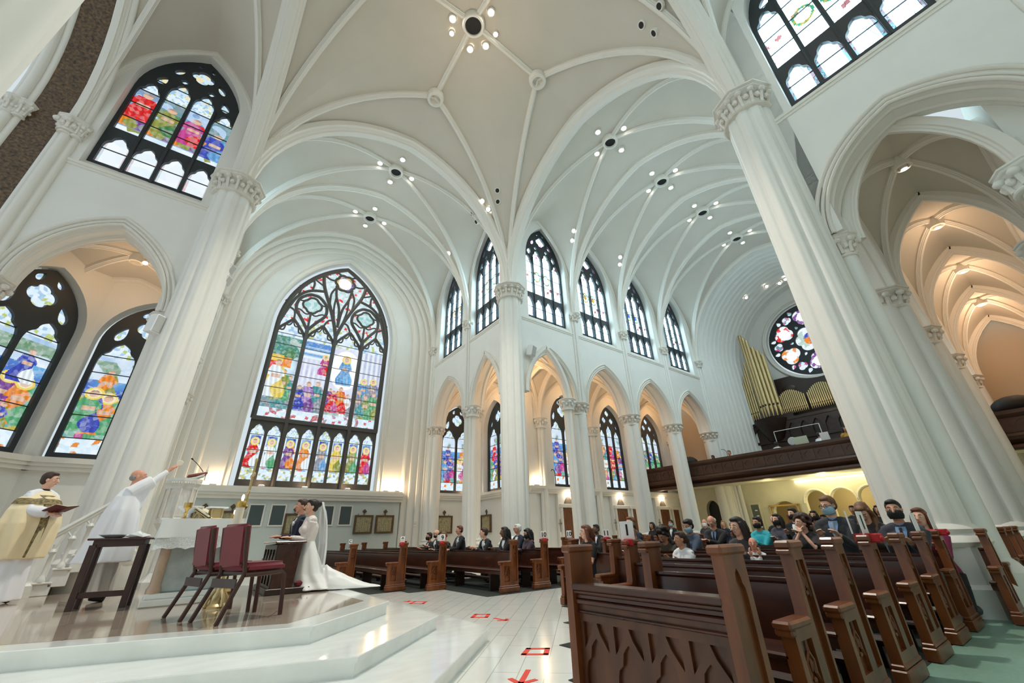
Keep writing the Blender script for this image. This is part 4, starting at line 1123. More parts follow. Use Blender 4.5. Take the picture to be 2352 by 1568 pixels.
def pew(x, y0, y1, label, group, north=True, south=True):
    t = thing('pew', label, 'pew', (x+.16, (y0+y1)/2, .008), 0, group)
    h = (y1-y0)/2
    if south:
        e = END.copy(); COL.objects.link(e); e.parent = t; e.location = (0, -h, 0)
    if north:
        e = END.copy(); COL.objects.link(e); e.parent = t; e.location = (0, h, 0); e.scale = (1, -1, 1)
    k = MB(); k.bbox(-.5, -.1, -h+.07, h-.07, .5, .545, .015); k.box(-.46, -.43, -h+.07, h-.07, .42, .5); k.build('seat', WOODR, t, smooth=30)
    k = MB()
    prof = [(-.11, .52), (-.075, .94), (-.095, .96), (-.095, .985), (-.03, .985), (-.03, .96), (-.045, .94), (-.07, .45)]
    k.loft([[(a, y, b) for a, b in prof] for y in (-h+.07, h-.07)]); k.build('backrest', WOODR, t, smooth=25)
    k = MB(); k.bbox(.02, .22, -h+.2, h-.2, .2, .27, .02); k.box(.1, .14, -h+.3, -h+.38, 0, .2); k.box(.1, .14, h-.38, h-.3, 0, .2)
    if h > .5: k.build('kneeler', mat('kneeler_pad', srgb(62, 38, 30), .6), t)
    if h > 1:
        for yy in lin(-h+.7, h-.7, max(1, int(h))):
            k = MB(); k.box(-.43, -.12, yy-.03, yy+.03, 0, .5); k.build('support', WOODD, t, smooth=0)
    PEWS.append(t); return t
# block on the south side of the crossing; near ends all line up on the green aisle
rows = [(-6.96, -11.55), (-5.98, -10.5), (-4.93, -9.3), (-3.74, -7.05), (-2.62, -7.05), (-1.55, -7.05)]
od = ['first', 'second', 'third', 'fourth', 'fifth', 'sixth']
for i, (x, y1) in enumerate(rows):
    pew(x, -13.05, y1, 'brown wooden pew ending on the green aisle, %s behind the carved front screen' % od[i], 'pews between the tall pier and the steps')
nn = ['first', 'second', 'third', 'fourth', 'fifth', 'sixth', 'seventh', 'eighth', 'ninth', 'tenth', 'eleventh', 'twelfth', 'thirteenth']
for i in range(2): pew(-.62+1.0*i, -13.44, -13.2, 'stub of brown pew against the base of the tall pier, %s of two' % ('nearer' if i == 0 else 'farther'), 'pew stubs at the tall pier', north=False)
for i in range(12):
    pew(-.45+1.05*i, -13.44 if 1 < -.45+1.05*i < 4 else -11.75, -7.05, 'brown pew of the south nave block, %s row past the tall pier' % nn[i], 'south nave pews')
for i in range(5):
    pew(1.6+1.15*i, -16.3, -14.9, 'brown side aisle pew beyond the green aisle, %s from the front' % nn[i], 'side aisle pews')
# north block in the transept
nrows = [(-7.6, 2.4), (-6.58, .25), (-5.62, -1.6), (-4.66, -2.35), (-3.58, -4.55), (-2.45, -4.55), (-1.4, -4.55)]
nl = ['hidden behind the bride', 'beside the bride train', 'with a number nine card, nearer the bride', 'with a number nine card and red ribbon', 'where the groomsmen lean, with an empty seat in front', 'behind the groomsmen with a number ten card', 'beside the corner pier']
for (x, y0), l in zip(nrows, nl):
    pew(x, y0, 8.6, 'brown transept pew %s' % l, 'transept pews')
for i in range(11):
    pew(1.5+1.05*i, -4.55, -1.1, 'brown pew of the north nave block, %s row past the corner pier' % nn[i], 'north nave pews')

# carved screen in front of the first pew
t = thing('pew_front_screen', 'carved gothic pew front screen with four cusped panels beside the cream floor', 'pew screen', (-7.74, -12.24, .008), 0)
LH = .79
for s in (-1, 1):
    k = MB(); M = Matrix.Translation((0, s*LH, 0)) @ Matrix.Scale(-s, 4, (0, 1, 0))
    o_ = [(-.26, .14), (-.26, 1.2), (.03, 1.2), (.03, .14)]
    k.plate(o_, [lancet(-.19, -.04, .24, 1.12, .2, 1.3, 6)], .022, M); k.plate(o_, [], .06, M @ Matrix.Translation((0, .022, 0)))
    k.bbox(-.3, .06, -.02, .11, 0, .14, .012, M); k.bbox(-.29, .06, -.016, .1, 1.2, 1.265, .016, M); k.build('end_post', WOOD, t, smooth=25)
MS = Matrix.Rotation(radians(-90), 4, 'Z')   # plate: x -> -y, depth y -> +x
holes = []; pwid = (2*LH-.2)/4
for i in range(4):
    x0 = -LH+.12+i*pwid; x1 = x0+pwid-.06; c = (x0+x1)/2
    holes.append(lancet(x0, x1, .1, .55, .22, 1.05, 8))
    for s in (-1, 1): holes.append([(c+s*.02, .66), (c+s*(pwid/2-.035), .66), (c+s*(pwid/2-.035), .47), (c+s*(pwid/2-.06), .5), (c+s*.05, .585)])
outer = [(-LH+.07, .05), (-LH+.07, .86), (LH-.07, .86), (LH-.07, .05)]
k = MB(); k.plate(outer, fit_holes(outer, holes, .012), .025, Matrix.Translation((-.2, 0, 0)) @ MS); k.plate(outer, [], .03, Matrix.Translation((-.17, 0, 0)) @ MS); k.build('carved_panel', mat('screen_oak', srgb(100, 58, 34), .36, var=.3, scale=5, stretch=(1.2, 1.2, .35), col2=srgb(66, 36, 20)), t, smooth=25)
k = MB()
for x0, z0, z1 in ((-.22, .72, .745), (-.235, .79, .83), (-.22, .83, .87), (-.25, .87, .9), (-.265, .9, .95)): k.bbox(x0, -.1, -LH+.07, LH-.07, z0, z1, .008)
k.build('top_rail', WOODR, t)
k = MB(); k.bbox(-.23, -.12, -LH+.07, LH-.07, 0, .1, .01); k.build('plinth', WOOD, t)

# number cards with red ribbons on the pew ends
def card(x, y, z, txt, label, rz=0, ribbon=True, w=.16, h=.2):
    t = thing('pew_number_card', label, 'number card', (x, y, z), rz, 'number cards on pew ends')
    k = MB(); k.bbox(-.004, .004, -w/2, w/2, 0, h, .001); k.build('card', WHITEP, t, smooth=0)
    if txt:
        cu = bpy.data.curves.new('numeral', 'FONT'); cu.body = txt; cu.size = h*.85; cu.align_x = 'CENTER'; cu.align_y = 'CENTER'; cu.extrude = .001; cu.offset = .004
        cu.materials.append(INK)
        o = bpy.data.objects.new('numeral', cu); me = bpy.data.meshes.new_from_object(o); bpy.data.objects.remove(o)
        o = bpy.data.objects.new('numeral', me); COL.objects.link(o); o.parent = t
        o.matrix_local = Matrix.Translation((-.0065, 0, h/2)) @ Matrix(((0, 0, -1, 0), (-1, 0, 0, 0), (0, 1, 0, 0), (0, 0, 0, 1)))
    if ribbon:
        k = MB(); k.bbox(-.125, .11, -.065, .065, -.08, .012, .012); k.sphere((-.13, .02, -.04), (.025, .04, .03)); k.build('ribbon', REDCLOTH, t)
card(-6.6, .3, 1.275, 'C', 'small white card lettered C on the pew beside the bride train', 1.05, False, .1, .13)
card(-5.56, -1.54, 1.275, '9', 'white card numbered 9 on a pew end, the smaller one nearer the bride', 1.1, True, .13, .17)
card(-4.58, -2.3, 1.275, '9', 'white card numbered 9 over a red ribbon on a transept pew end', 1.1)
card(-3.46, .1, 1.275, '', 'blank white card edge beside the bearded groomsman', 1.1, False)
card(-2.34, -4.5, 1.275, '10', 'white card numbered 10 with red ribbon behind the groomsmen', 1.1)
card(-1.29, -4.5, 1.275, '10', 'white card numbered 10 farther back, by the corner pier', 1.1, False)
card(-5.87, -10.52, 1.275, '1', 'white card numbered 1 with red ribbon near the woman in black', .7, True, .19, .24)
card(-2.48, -7.1, 1.275, '11', 'small white card with red ribbon in front of the man in the dark suit', .7, True, .15, .18)
card(-1.4, -7.1, 1.275, '', 'tilted white card with red ribbon beside the curly haired woman', .7, True, .2, .14)
card(-4.82, -13.02, 1.275, '1', 'narrow white card with red ribbon on the pew end in front of the bowed woman', 1.5, True, .16, .24)
card(-4.84, -12.9, 1.285, '', 'second curled white card on the same red ribbon pew end as the bowed woman', 1.8, False, .16, .24)
card(-2.5, -13.02, 1.275, '', 'white card in front of the woman in the magenta top', 1.5, False, .16, .24)
card(-1.42, -13.02, 1.275, '', 'white card on a red ribbon beside the tall pier base', 1.5, True, .16, .24)

# ------------------------------------------------------------------ sanctuary furniture
CHF = mat('chair_bronze_frame', srgb(70, 44, 38), .35, metal=.3)
CHR = mat('burgundy_upholstery', srgb(116, 26, 40), .85, var=.25, scale=90, sheen=.3)
def chair(loc, rz, label):
    t = thing('banquet_chair', label, 'chair', loc, rz, 'burgundy banquet chairs')
    w = .3
    k = MB(); bm = bmesh.new(); bmesh.ops.create_cube(bm, size=1)
    for v in bm.verts: v.co = (v.co.x*.56+.02, v.co.y*.58, v.co.z*.13+.57)
    bmesh.ops.bevel(bm, geom=bm.edges[:], offset=.045, segments=3, affect='EDGES'); k.bm(bm); k.build('seat', CHR, t, smooth=60)
    k = MB(); M = Matrix.Translation((-.3, 0, .84)) @ Matrix.Rotation(-.13, 4, 'Y')
    bm = bmesh.new(); bmesh.ops.create_cube(bm, size=1)
    for v in bm.verts: v.co = (v.co.x*.1, v.co.y*.52, v.co.z*.52)
    bmesh.ops.bevel(bm, geom=bm.edges[:], offset=.03, segments=3, affect='EDGES'); k.bm(bm, M); k.build('backrest', CHR, t, smooth=60)
    for s in (-1, 1):
        k = MB(); k.tube([(-.35, s*.27, 1.06), (-.31, s*.27, .78), (-.25, s*.27, .52), (-.28, s*.275, .44), (-.46, s*.29, .0)], .027, 8, flat=1.0); k.build('leg', CHF, t)
        k = MB(); k.tube([(-.25, s*.28, .5), (-.0, s*.28, .5), (.24, s*.28, .51), (.29, s*.285, .47), (.33, s*.29, .0)], .027, 8); k.build('leg', CHF, t)
    k = MB(); k.box(-.34, -.32, -.27, .27, .36, .46); k.box(-.24, .26, -.25, .25, .5, .53); k.build('apron', mat('chair_apron', srgb(84, 74, 72), .6), t)
    k = MB(); k.tube([(-.3, -.27, .62), (-.3, .27, .62)], .014, 6); k.build('crossbar', CHF, t)
chair((-10.45, -6.94, PZ), .30, 'burgundy upholstered chair, the one nearer the altar')
chair((-10.16, -7.6, PZ), .42, 'burgundy upholstered chair nearest the marble steps')

# altar with white lace cloth
t = thing('altar', 'marble altar under a white lace edged cloth', 'altar', (-10.78, -4.2, PZ), 0)
ALT = mat('grey_green_marble', srgb(178, 190, 190), .25, var=.3, scale=3)
TANM = mat('tan_marble', srgb(196, 172, 150), .3, var=.3, scale=4)
k = MB(); k.bbox(-.42, .42, -1.0, 1.0, .18, 1.12, .02); k.build('body', ALT, t)
k = MB(); k.bbox(-.56, .56, -1.15, 1.15, 0, .1, .015); k.bbox(-.52, .52, -1.1, 1.1, .1, .18, .015); k.build('plinth', MARBLE, t)
for sx in (-1, 1):
    for sy in (-1, 1):
        k = MB(); k.lathe([(.1, .18), (.1, .24), (.075, .3), (.07, 1.0), (.1, 1.08), (.1, 1.12)], 14, (sx*.43, sy*1.0, 0)); k.build('corner_column', TANM, t, smooth=40)
k = MB(); k.bbox(-.58, .58, -1.2, 1.2, 1.12, 1.26, .02); k.build('mensa', MARBLE, t)
CLOTH = mat('white_linen', srgb(238, 242, 242), .8, sheen=.3)
LACE = mat('white_lace', srgb(222, 226, 226), .85, var=.25, scale=60)
def drape(w, d, z0, z1, n=120, amp=.015, seed=1):
    """hanging cloth skirt round a rectangle"""
    per = []; 
    for i in range(n):
        s = i/n*2*(w+d)
        if s < w: p = (-w/2+s, -d/2); nn = (0, -1)
        elif s < w+d: p = (w/2, -d/2+s-w); nn = (1, 0)
        elif s < 2*w+d: p = (w/2-(s-w-d), d/2); nn = (0, 1)
        else: p = (-w/2, d/2-(s-2*w-d)); nn = (-1, 0)
        per.append((p, nn, s))
    rings = []
    for j in range(7):
        f = j/6; z = z1+(z0-z1)*f
        rings.append([(p[0]+q[0]*(.012+amp*f*(1+sin(s*11+seed)+.6*sin(s*23))), p[1]+q[1]*(.012+amp*f*(1+sin(s*11+seed)+.6*sin(s*23))), z) for p, q, s in per])
    return rings
k = MB(); r = drape(1.18, 2.42, .98, 1.27); k.loft(r, True, False, False); k.box(-.6, .6, -1.22, 1.22, 1.262, 1.272); cl = k.build('altar_cloth', CLOTH, smooth=50); cl.location = (-10.78, -4.2, PZ); tag(cl, 'white altar cloth hanging over the marble altar', 'altar cloth')
k = MB(); r = drape(1.2, 2.44, .8, .99, amp=.02, seed=2)
for i in range(len(r[-1])): r[-1][i] = (r[-1][i][0], r[-1][i][1], r[-1][i][2]+.03*abs(sin(i*.9)))
k.loft(r, True, False, False); k.build('lace_border', LACE, cl, smooth=50)
# things on the altar
zt = PZ+1.275
def lathe_thing(name, label, cat, loc, prof, material, seg=16):
    k = MB(); k.lathe(prof, seg); o = k.build(name, material, smooth=40); o.location = loc; return tag(o, label, cat)
lathe_thing('chalice', 'gold chalice standing on the altar', 'chalice', (-11.1, -4.9, zt), [(.07, 0), (.07, .015), (.02, .04), (.018, .09), (.03, .11), (.018, .13), (.03, .17), (.06, .2), (.065, .28), (.06, .28)], BRASS)
o = lathe_thing('ciborium', 'white covered dish on the altar beside the chalice', 'dish', (-11.05, -4.6, zt), [(.09, 0), (.09, .02), (.03, .05), (.03, .12), (.12, .16), (.2, .22), (.2, .24), (.05, .25)], WHITEP)
t = thing('book_stand', 'gilt book stand holding the open altar missal', 'book stand', (-10.85, -4.6, zt), 1.2)
k = MB(); M = Matrix.Rotation(.55, 4, 'X'); k.bbox(-.2, .2, -.16, .16, .1, .12, .005, M); k.bbox(-.2, .2, -.2, -.17, .1, .16, .005, M); k.build('rest', GOLD, t)
k = MB(); k.tube([(-.12, -.1, 0), (-.1, .05, .14)], .02, 8); k.tube([(.12, -.1, 0), (.1, .05, .14)], .02, 8); k.tube([(0, .14, 0), (0, .08, .16)], .02, 8); k.build('legs', GOLD, t)
t = thing('missal', 'open missal with cream pages on the gilt stand', 'book', (-10.85, -4.6, zt), 1.2)
k = MB(); M = Matrix.Rotation(.55, 4, 'X'); k.bbox(-.24, -.005, -.15, .17, .122, .15, .008, M @ Matrix.Rotation(.06, 4, 'Y')); k.bbox(.005, .24, -.15, .17, .122, .15, .008, M @ Matrix.Rotation(-.06, 4, 'Y')); k.build('pages', mat('cream_pages', srgb(226, 216, 190), .8), t)
t = thing('reliquary_box', 'small gilt ornate box with a white top on the altar', 'box', (-10.65, -4.75, zt), .3)
k = MB(); k.bbox(-.1, .1, -.08, .08, 0, .03, .005); k.bbox(-.08, .08, -.06, .06, .03, .2, .01); 
for i in range(4): k.sphere((.085*(1 if i < 2 else -1), .065*(1 if i % 2 else -1), .12), (.02, .02, .09), 6, 5)
k.build('body', GOLD, t)
k = MB(); k.bbox(-.16, .16, -.1, .1, .2, .225, .005); k.build('top', WHITEP, t)
t = thing('altar_candle', 'small lit candle on the altar beside the missal', 'candle', (-10.35, -4.7, zt))
k = MB(); k.lathe([(.05, 0), (.05, .03), (.035, .04), (.035, .1), (.03, .1)], 12); k.build('holder', BRASS, t)
FLAME = mat('candle_flame', srgb(255, 210, 130), .5, emit=(1, .62, .2, 1), estr=25)
k = MB(); k.sphere((0, 0, .14), (.014, .014, .04), 8, 6); k.build('flame', FLAME, t)
# paschal candle on a brass stand
t = thing('candle_stand', 'ornate brass floor stand behind the burgundy chairs', 'candle stand', (-10.38, -6.25, PZ)); t.scale = (.62, .62, 1)
k = MB(); k.lathe([(.26, 0), (.26, .03), (.2, .06), (.16, .16), (.1, .22), (.07, .28)], 8); 
for i in range(4):
    a = i*pi/2+.4; k.tube([(.1*cos(a), .1*sin(a), .22), (.22*cos(a), .22*sin(a), .12), (.27*cos(a), .27*sin(a), .02)], [.03, .03, .04], 7)
k.build('base', GOLD, t, smooth=40)
k = MB(); k.lathe([(.05, .25), (.09, .32), (.05, .38), (.04, .55), (.07, .6), (.04, .66), (.04, .78), (.1, .84), (.11, .88), (.06, .9)], 12); k.build('stem', GOLD, t, smooth=40)
t = thing('paschal_candle', 'tall thick cream candle burning above the brass stand', 'candle', (-10.38, -6.25, PZ+.9))
k = MB(); k.lathe([(.065, 0), (.065, .52), (.05, .53)], 18); k.build('wax', mat('cream_wax', srgb(240, 234, 214), .5, subs=.2), t, smooth=40)
k = MB(); k.lathe([(.07, .5), (.075, .52), (.075, .58), (.06, .6), (.05, .6)], 16); k.build('follower', BRASS, t, smooth=40)
k = MB(); k.sphere((0, 0, .65), (.02, .02, .055), 8, 6); k.build('flame', FLAME, t)
# processional cross
t = thing('processional_cross', 'slim brass processional cross rising beside the candle flame', 'cross', (-10.15, -4.0-.1, PZ))
k = MB(); k.lathe([(.2, 0), (.2, .05), (.05, .1), (.03, .2)], 12); k.build('base', BRASS, t)
k = MB(); k.tube([(0, 0, .1), (0, 0, 1.85)], .018, 8); k.lathe([(.02, 1.5), (.06, 1.56), (.02, 1.62)], 10); k.build('staff', BRASS, t, smooth=40)
k = MB(); k.bbox(-.022, .022, -.03, .03, 1.8, 2.5, .008); k.bbox(-.018, .018, -.2, .2, 2.15, 2.21, .008)
for y, z in ((-.2, 2.18), (.2, 2.18), (0, 2.5), (0, 1.85)): k.sphere((0, y, z), (.03, .05, .05), 8, 6)
k.build('crucifix', GOLD, t)

# credence table
TABW = mat('mahogany', srgb(64, 38, 34), .35, var=.2, scale=6)
t = thing('credence_table', 'small dark mahogany side table behind which the white robed priest stands', 'table', (-11.84, -4.7, PZ), -.14)
k = MB(); k.bbox(-.4, .4, -.22, .22, .97, 1.0, .008); k.build('top', TABW, t)
k = MB(); k.box(-.33, .33, -.15, .15, .87, .97); k.build('apron', TABW, t)
for sx in (-1, 1):
    for sy in (-1, 1):
        k = MB(); k.bbox(sx*.315-.042, sx*.315+.042, sy*.14-.042, sy*.14+.042, 0, .9, .004); k.build('leg', TABW, t)
k = MB(); k.bbox(-.3, .3, -.16, -.12, .16, .24, .004); k.build('stretcher', TABW, t)
SILV = mat('silver', srgb(200, 204, 206), .2, metal=.9)
lathe_thing('glass_dish', 'shallow clear patterned dish on the dark side table', 'dish', (-11.98, -4.62, PZ+1.0), [(.1, 0), (.14, .02), (.2, .05), (.2, .06), (.13, .03), (.05, .025)], mat('cut_glass', srgb(214, 220, 222), .15), 20)
t = thing('folded_cloth', 'crumpled white patterned cloth on the dark side table', 'cloth', (-11.66, -4.78, PZ+1.0))
k = MB(); R = random.Random(3); k.sphere((0, 0, .03), (.17, .1, .035), 12, 6); k.v = [(x+.02*sin(y*90), y+.02*sin(x*70), z+.03*sin(x*50)*sin(y*60)*(z > .02)+.04*(abs(x) < .04)*(z > .04)) for x, y, z in k.v]; k.build('cloth', CLOTH, t)

# kneeler in front of the couple
t = thing('prie_dieu', 'dark carved wooden kneeler where the couple kneel', 'kneeler', (-9.32, -4.45, PZ), 0)
k = MB(); k.plate([(-.75, .05), (-.75, .82), (.75, .82), (.75, .05)], [[(x0, .14), (x0, .74), (x0+.28, .74), (x0+.28, .14)] for x0 in (-.68, -.32, .04, .4)], .03, Matrix.Translation((-.24, 0, 0)) @ Matrix.Rotation(radians(-90), 4, 'Z') )
k.box(-.215, -.2, -.75, .75, .05, .82); k.build('front_panel', WOODD, t)
for i, yy in enumerate((-.54, -.18, .18, .54)):
    k = MB(); k.sphere((-.22, yy, .45), (.02, .06, .2), 8, 7); k.sphere((-.222, yy, .45), (.02, .1, .08), 8, 5); k.build('carved_ornament', WOODR, t)
for s in (-1, 1):
    k = MB(); k.plate([(-.22, .0), (-.22, .82), (.2, .86), (.14, .0)], [[(-.16, .1), (-.16, .74), (.13, .76), (.09, .1)]], .02, Matrix.Translation((0, s*.75-.01, 0))); k.box(-.2, .12, s*.75, s*.75+.012, .05, .8); k.build('side_panel', WOODR, t)
k = MB(); k.bbox(-.28, .26, -.8, .8, .84, .88, .012); k.build('arm_rest', WOODR, t)
k = MB(); k.bbox(-.3, .45, -.8, .8, 0, .1, .01); k.build('base', WOODD, t)
k = MB(); k.bbox(.2, .42, -.74, .74, .1, .2, .03); k.build('knee_pad', CHR, t)

# pulpit with its stair
t = thing('pulpit', 'white carved marble pulpit beside the raised arm of the priest', 'pulpit', (-11.38, -.95, PZ), 0); t.scale = (.54, .54, 1)
PULM = mat('pulpit_marble', srgb(222, 222, 216), .35, var=.1, scale=5)
k = MB(); k.lathe([(.5, 0), (.5, .12), (.4, .18), (.28, .3), (.24, 1.0), (.3, 1.1), (.55, 1.3), (.62, 1.36)], 8); k.build('pedestal', PULM, t, smooth=0)
k = MB(); k.lathe([(.62, 1.36), (.62, 1.44), (.56, 1.48), (.56, 2.12), (.6, 2.16), (.6, 2.2), (.67, 2.26), (.7, 2.34), (.7, 2.4), (.56, 2.4), (.54, 1.6)], 8, capa=False); k.lathe([(.55, 1.5), (.55, 1.56)], 8); k.build('drum', PULM, t, smooth=0)
k = MB()
for i in range(8):
    a = 2*pi*(i+.5)/8
    Mx = Matrix.Rotation(a, 4, 'Z') @ Matrix.Translation((.525, 0, 0)) @ Matrix.Rotation(radians(90), 4, 'Z')
    o_ = [(-.2, 1.5), (-.2, 2.1), (.2, 2.1), (.2, 1.5)]
    k.plate(o_, [lancet(-.17, -.02, 1.56, 2.02, .1, .9, 6), lancet(.02, .17, 1.56, 2.02, .1, .9, 6)], .05, Mx)
    for j in range(5):
        b = a+(j-2)*.14; k.sphere((.665*cos(b), .665*sin(b), 2.28), (.035, .035, .03), 6, 4)
    a2 = 2*pi*i/8; k.tube([(.6*cos(a2), .6*sin(a2), 1.45), (.6*cos(a2), .6*sin(a2), 2.15)], .035, 8)
k.build('blind_arcade', CAPM, t, smooth=30)
k = MB(); M = Matrix.Translation((.42, .05, 2.42)) @ Matrix.Rotation(-.25, 4, 'Y'); k.bbox(-.3, .3, -.3, .3, 0, .05, .01, M); k.tube([(.42, 0, 2.1), (.42, 0, 2.42)], .06, 8); k.build('reading_desk', PULM, t)
k = MB(); k.tube([(.75, .25, 2.4), (.75, .25, 2.62)], .025, 8); k.lathe([(.02, 2.6), (.05, 2.66), (.02, 2.72), (.035, 2.76), (.005, 2.84)], 8, (.75, .25, 0)); k.build('finial', CAPM, t)
tb = thing('lectern_book', 'book with red edges lying open on the pulpit desk', 'book', (-11.15, -.92, PZ+2.5), .1)
k = MB(); k.bbox(-.2, .2, -.16, .16, 0, .05, .008, Matrix.Rotation(-.25, 4, 'Y')); k.build('cover', mat('red_book_cover', srgb(150, 80, 66), .6), tb)
k = MB(); k.bbox(-.19, .19, -.15, .15, .05, .065, .004, Matrix.Rotation(-.25, 4, 'Y')); k.build('pages', WHITEP, tb)
tb = thing('gooseneck_microphone', 'thin black gooseneck microphone over the pulpit', 'microphone', (-10.98, -.95, PZ+2.5))
k = MB(); k.tube([(0, 0, 0), (-.1, 0, .14), (-.25, 0, .3), (-.37, 0, .4)], .009, 6); k.build('neck', BLACKM, tb); k = MB(); k.tube([(-.36, 0, .395), (-.41, 0, .43)], [.015, .02], 8); k.build('head', BLACKM, tb)
# stair of five blocks with a traceried balustrade
t = thing('pulpit_stair', 'white stair with arched balustrade climbing to the pulpit', 'stairs', (0, 0, PZ))
P0, P1 = Vector((-13.3, -1.15, 0)), Vector((-12.05, -1.0, 0)); dv = (P1-P0).normalized(); nv = Vector((-dv.y, dv.x, 0)); NSTP = 6
Lst = (P1-P0).length; rise = 1.5/NSTP
MSt = Matrix((dv.to_4d(), nv.to_4d(), (0, 0, 1, 0), (0, 0, 0, 1))).transposed(); MSt[3][3] = 1
MSt = Matrix(((dv.x, nv.x, 0, P0.x), (dv.y, nv.y, 0, P0.y), (0, 0, 1, 0), (0, 0, 0, 1)))
for i in range(NSTP):
    x0 = i*Lst/NSTP; k = MB()
    k.bbox(x0, x0+Lst/NSTP+.06, .0, .9, max(0, i*rise-.1), (i+1)*rise-.04, .01, MSt); k.bbox(x0-.03, x0+Lst/NSTP+.06, -.04, .9, (i+1)*rise-.04, (i+1)*rise, .012, MSt); k.build('step', PULM, t)
for i in range(NSTP):
    x0 = (i+.4)*Lst/NSTP; z = (i+1)*rise; k = MB()
    k.lathe([(.075, z), (.075, z+.06), (.05, z+.1), (.035, z+.14), (.035, z+.5), (.05, z+.52), (.07, z+.56), (.05, z+.6), (.03, z+.62), (.03, z+.7)], 10, (x0, .03, 0), MSt)
    k.build('baluster', PULM, t, smooth=40)
k = MB()
for i in range(NSTP-1):
    xa, xb = (i+.4)*Lst/NSTP, (i+1.4)*Lst/NSTP; za, zb = (i+1)*rise+.6, (i+2)*rise+.6; xm = (xa+xb)/2; zm = (za+zb)/2+.2
    k.tube([MSt @ Vector(p) for p in ((xa, .03, za), (xa+.04, .03, za+.12), (xm, .03, zm+.02))], .022, 6); k.tube([MSt @ Vector(p) for p in ((xb, .03, zb), (xb-.04, .03, zb+.02), (xm, .03, zm+.02))], .022, 6)
k.build('arch_tracery', PULM, t, smooth=40)
k = MB(); a, b = MSt @ Vector((-.08, .03, rise+.82)), MSt @ Vector((Lst+.1, .03, 1.5+rise+.62)); 
k.tube([a, b], .06, 6); k.tube([a-Vector((0, 0, .07)), b-Vector((0, 0, .07))], .04, 6); k.build('handrail', PULM, t, smooth=0)
k = MB(); k.lathe([(.13, 0), (.13, .2), (.09, .24), (.06, .3), (.06, .85), (.1, .9), (.1, 1.0), (.06, 1.04)], 8, (-.1, .03, 0), MSt); k.build('newel', PULM, t)
# ------------------------------------------------------------------ gallery, narthex and organ
prof = [(14.95, 3.9), (14.62, 3.9), (14.56, 3.98), (14.6, 4.08), (14.74, 4.14), (14.5, 4.28), (14.44, 4.4), (14.5, 4.5), (14.6, 4.54), (14.6, 5.12), (14.52, 5.18), (14.46, 5.26), (14.46, 5.4), (14.9, 5.4), (14.9, 4.3)]
GY0, GY1 = -16.35, 3.7
t = thing('organ_gallery', 'dark carved oak choir gallery spanning the back of the nave', 'gallery', (0, 0, 0))
k = MB(); k.loft([[(a, y, z) for a, z in prof] for y in (GY0, GY1)]); k.build('parapet', BALC, t, smooth=25)
k = MB(); n = int((GY1-GY0)/.62)
for i in range(n):
    c = GY0+(i+.5)*(GY1-GY0)/n
    Mx = Matrix.Translation((14.575, c, 4.83)) @ Matrix.Rotation(radians(-90), 4, 'Z')
    k.plate([(-.27, -.26), (-.27, .26), (.27, .26), (.27, -.26)], [quatrefoil(0, 0, .2, 20)], .03, Mx)
k.build('quatrefoil_frieze', BALC, t, smooth=30)
k = MB(); k.box(14.7, XR, GY0, GY1, 4.2, 4.35); k.build('gallery_floor', BALC, t, smooth=0)
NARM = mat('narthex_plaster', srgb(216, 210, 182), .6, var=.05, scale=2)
k = MB(); k.box(14.8, XR, GY0, GY1, 4.08, 4.2); structure(k.build('ceiling_narthex', NARM, smooth=0))
# narthex wall with openings (plate runs along -y)
XN = 19.0
MN = Matrix.Translation((XN, 0, 0)) @ Matrix.Rotation(radians(-90), 4, 'Z')   # local x = -y
def seg_arch(x0, x1, zs, zt): return [(x0, zs)]+[((x0+x1)/2-(x1-x0)/2*cos(pi*i/12), zs+(zt-zs)*sin(pi*i/12)) for i in range(1, 12)]+[(x1, zs)]
holes = [[(-2.2, .02)]+seg_arch(-2.2, -1.2, 2.6, 3.3)+[(-1.2, .02)], [(2.3, .02)]+seg_arch(2.3, 3.7, 2.3, 2.9)+[(3.7, .02)]]
for i in range(3): holes.append([(4.25+i*1.35, .02)]+seg_arch(4.25+i*1.35, 5.45+i*1.35, 2.75, 3.35)+[(5.45+i*1.35, .02)])
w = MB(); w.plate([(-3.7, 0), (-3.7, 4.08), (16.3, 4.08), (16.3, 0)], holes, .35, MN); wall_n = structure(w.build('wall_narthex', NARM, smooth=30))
k = MB()
for i in range(3):
    k.tube([MN @ Vector((p[0], -.02, p[1])) for p in seg_arch(4.18+i*1.35, 5.52+i*1.35, 2.7, 3.42)], .05, 6)
k.build('arch_moulding', RIBM, wall_n, smooth=60)
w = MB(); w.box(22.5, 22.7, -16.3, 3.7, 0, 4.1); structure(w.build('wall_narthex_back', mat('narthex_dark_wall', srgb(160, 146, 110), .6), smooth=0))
k = MB(); k.box(XN+.36, XN+.5, 1.0, 2.4, 0, 3.4); tag(k.build('dark_doorway_sheet', BLACKM, smooth=0), 'black doorway under the gallery beside the fluted pilaster', 'doorway')  # black sheet stands in for the darkness beyond the doorway
# cove light over the three arches
k = MB(); k.tube([(XN-.12-.25*sin(pi*i/16), -4.05-4.2*i/16, 3.93) for i in range(17)], .035, 8)
tag(k.build('cove_light', mat('cove_lamp', srgb(255, 246, 200), .5, emit=(1, .92, .6, 1), estr=14), smooth=60), 'glowing curved cove light strip over the narthex arches', 'light strip')
for y, pw in ((-6, 50), (-3, 22), (-9, 30), (-12, 10)): lamp('narthex_lamp', (17.6, y, 3.6), pw, (1, .88, .5), .2)
lamp('vestibule_lamp', (20.6, -6.2, 3.3), 130, (1, .85, .5), .2)
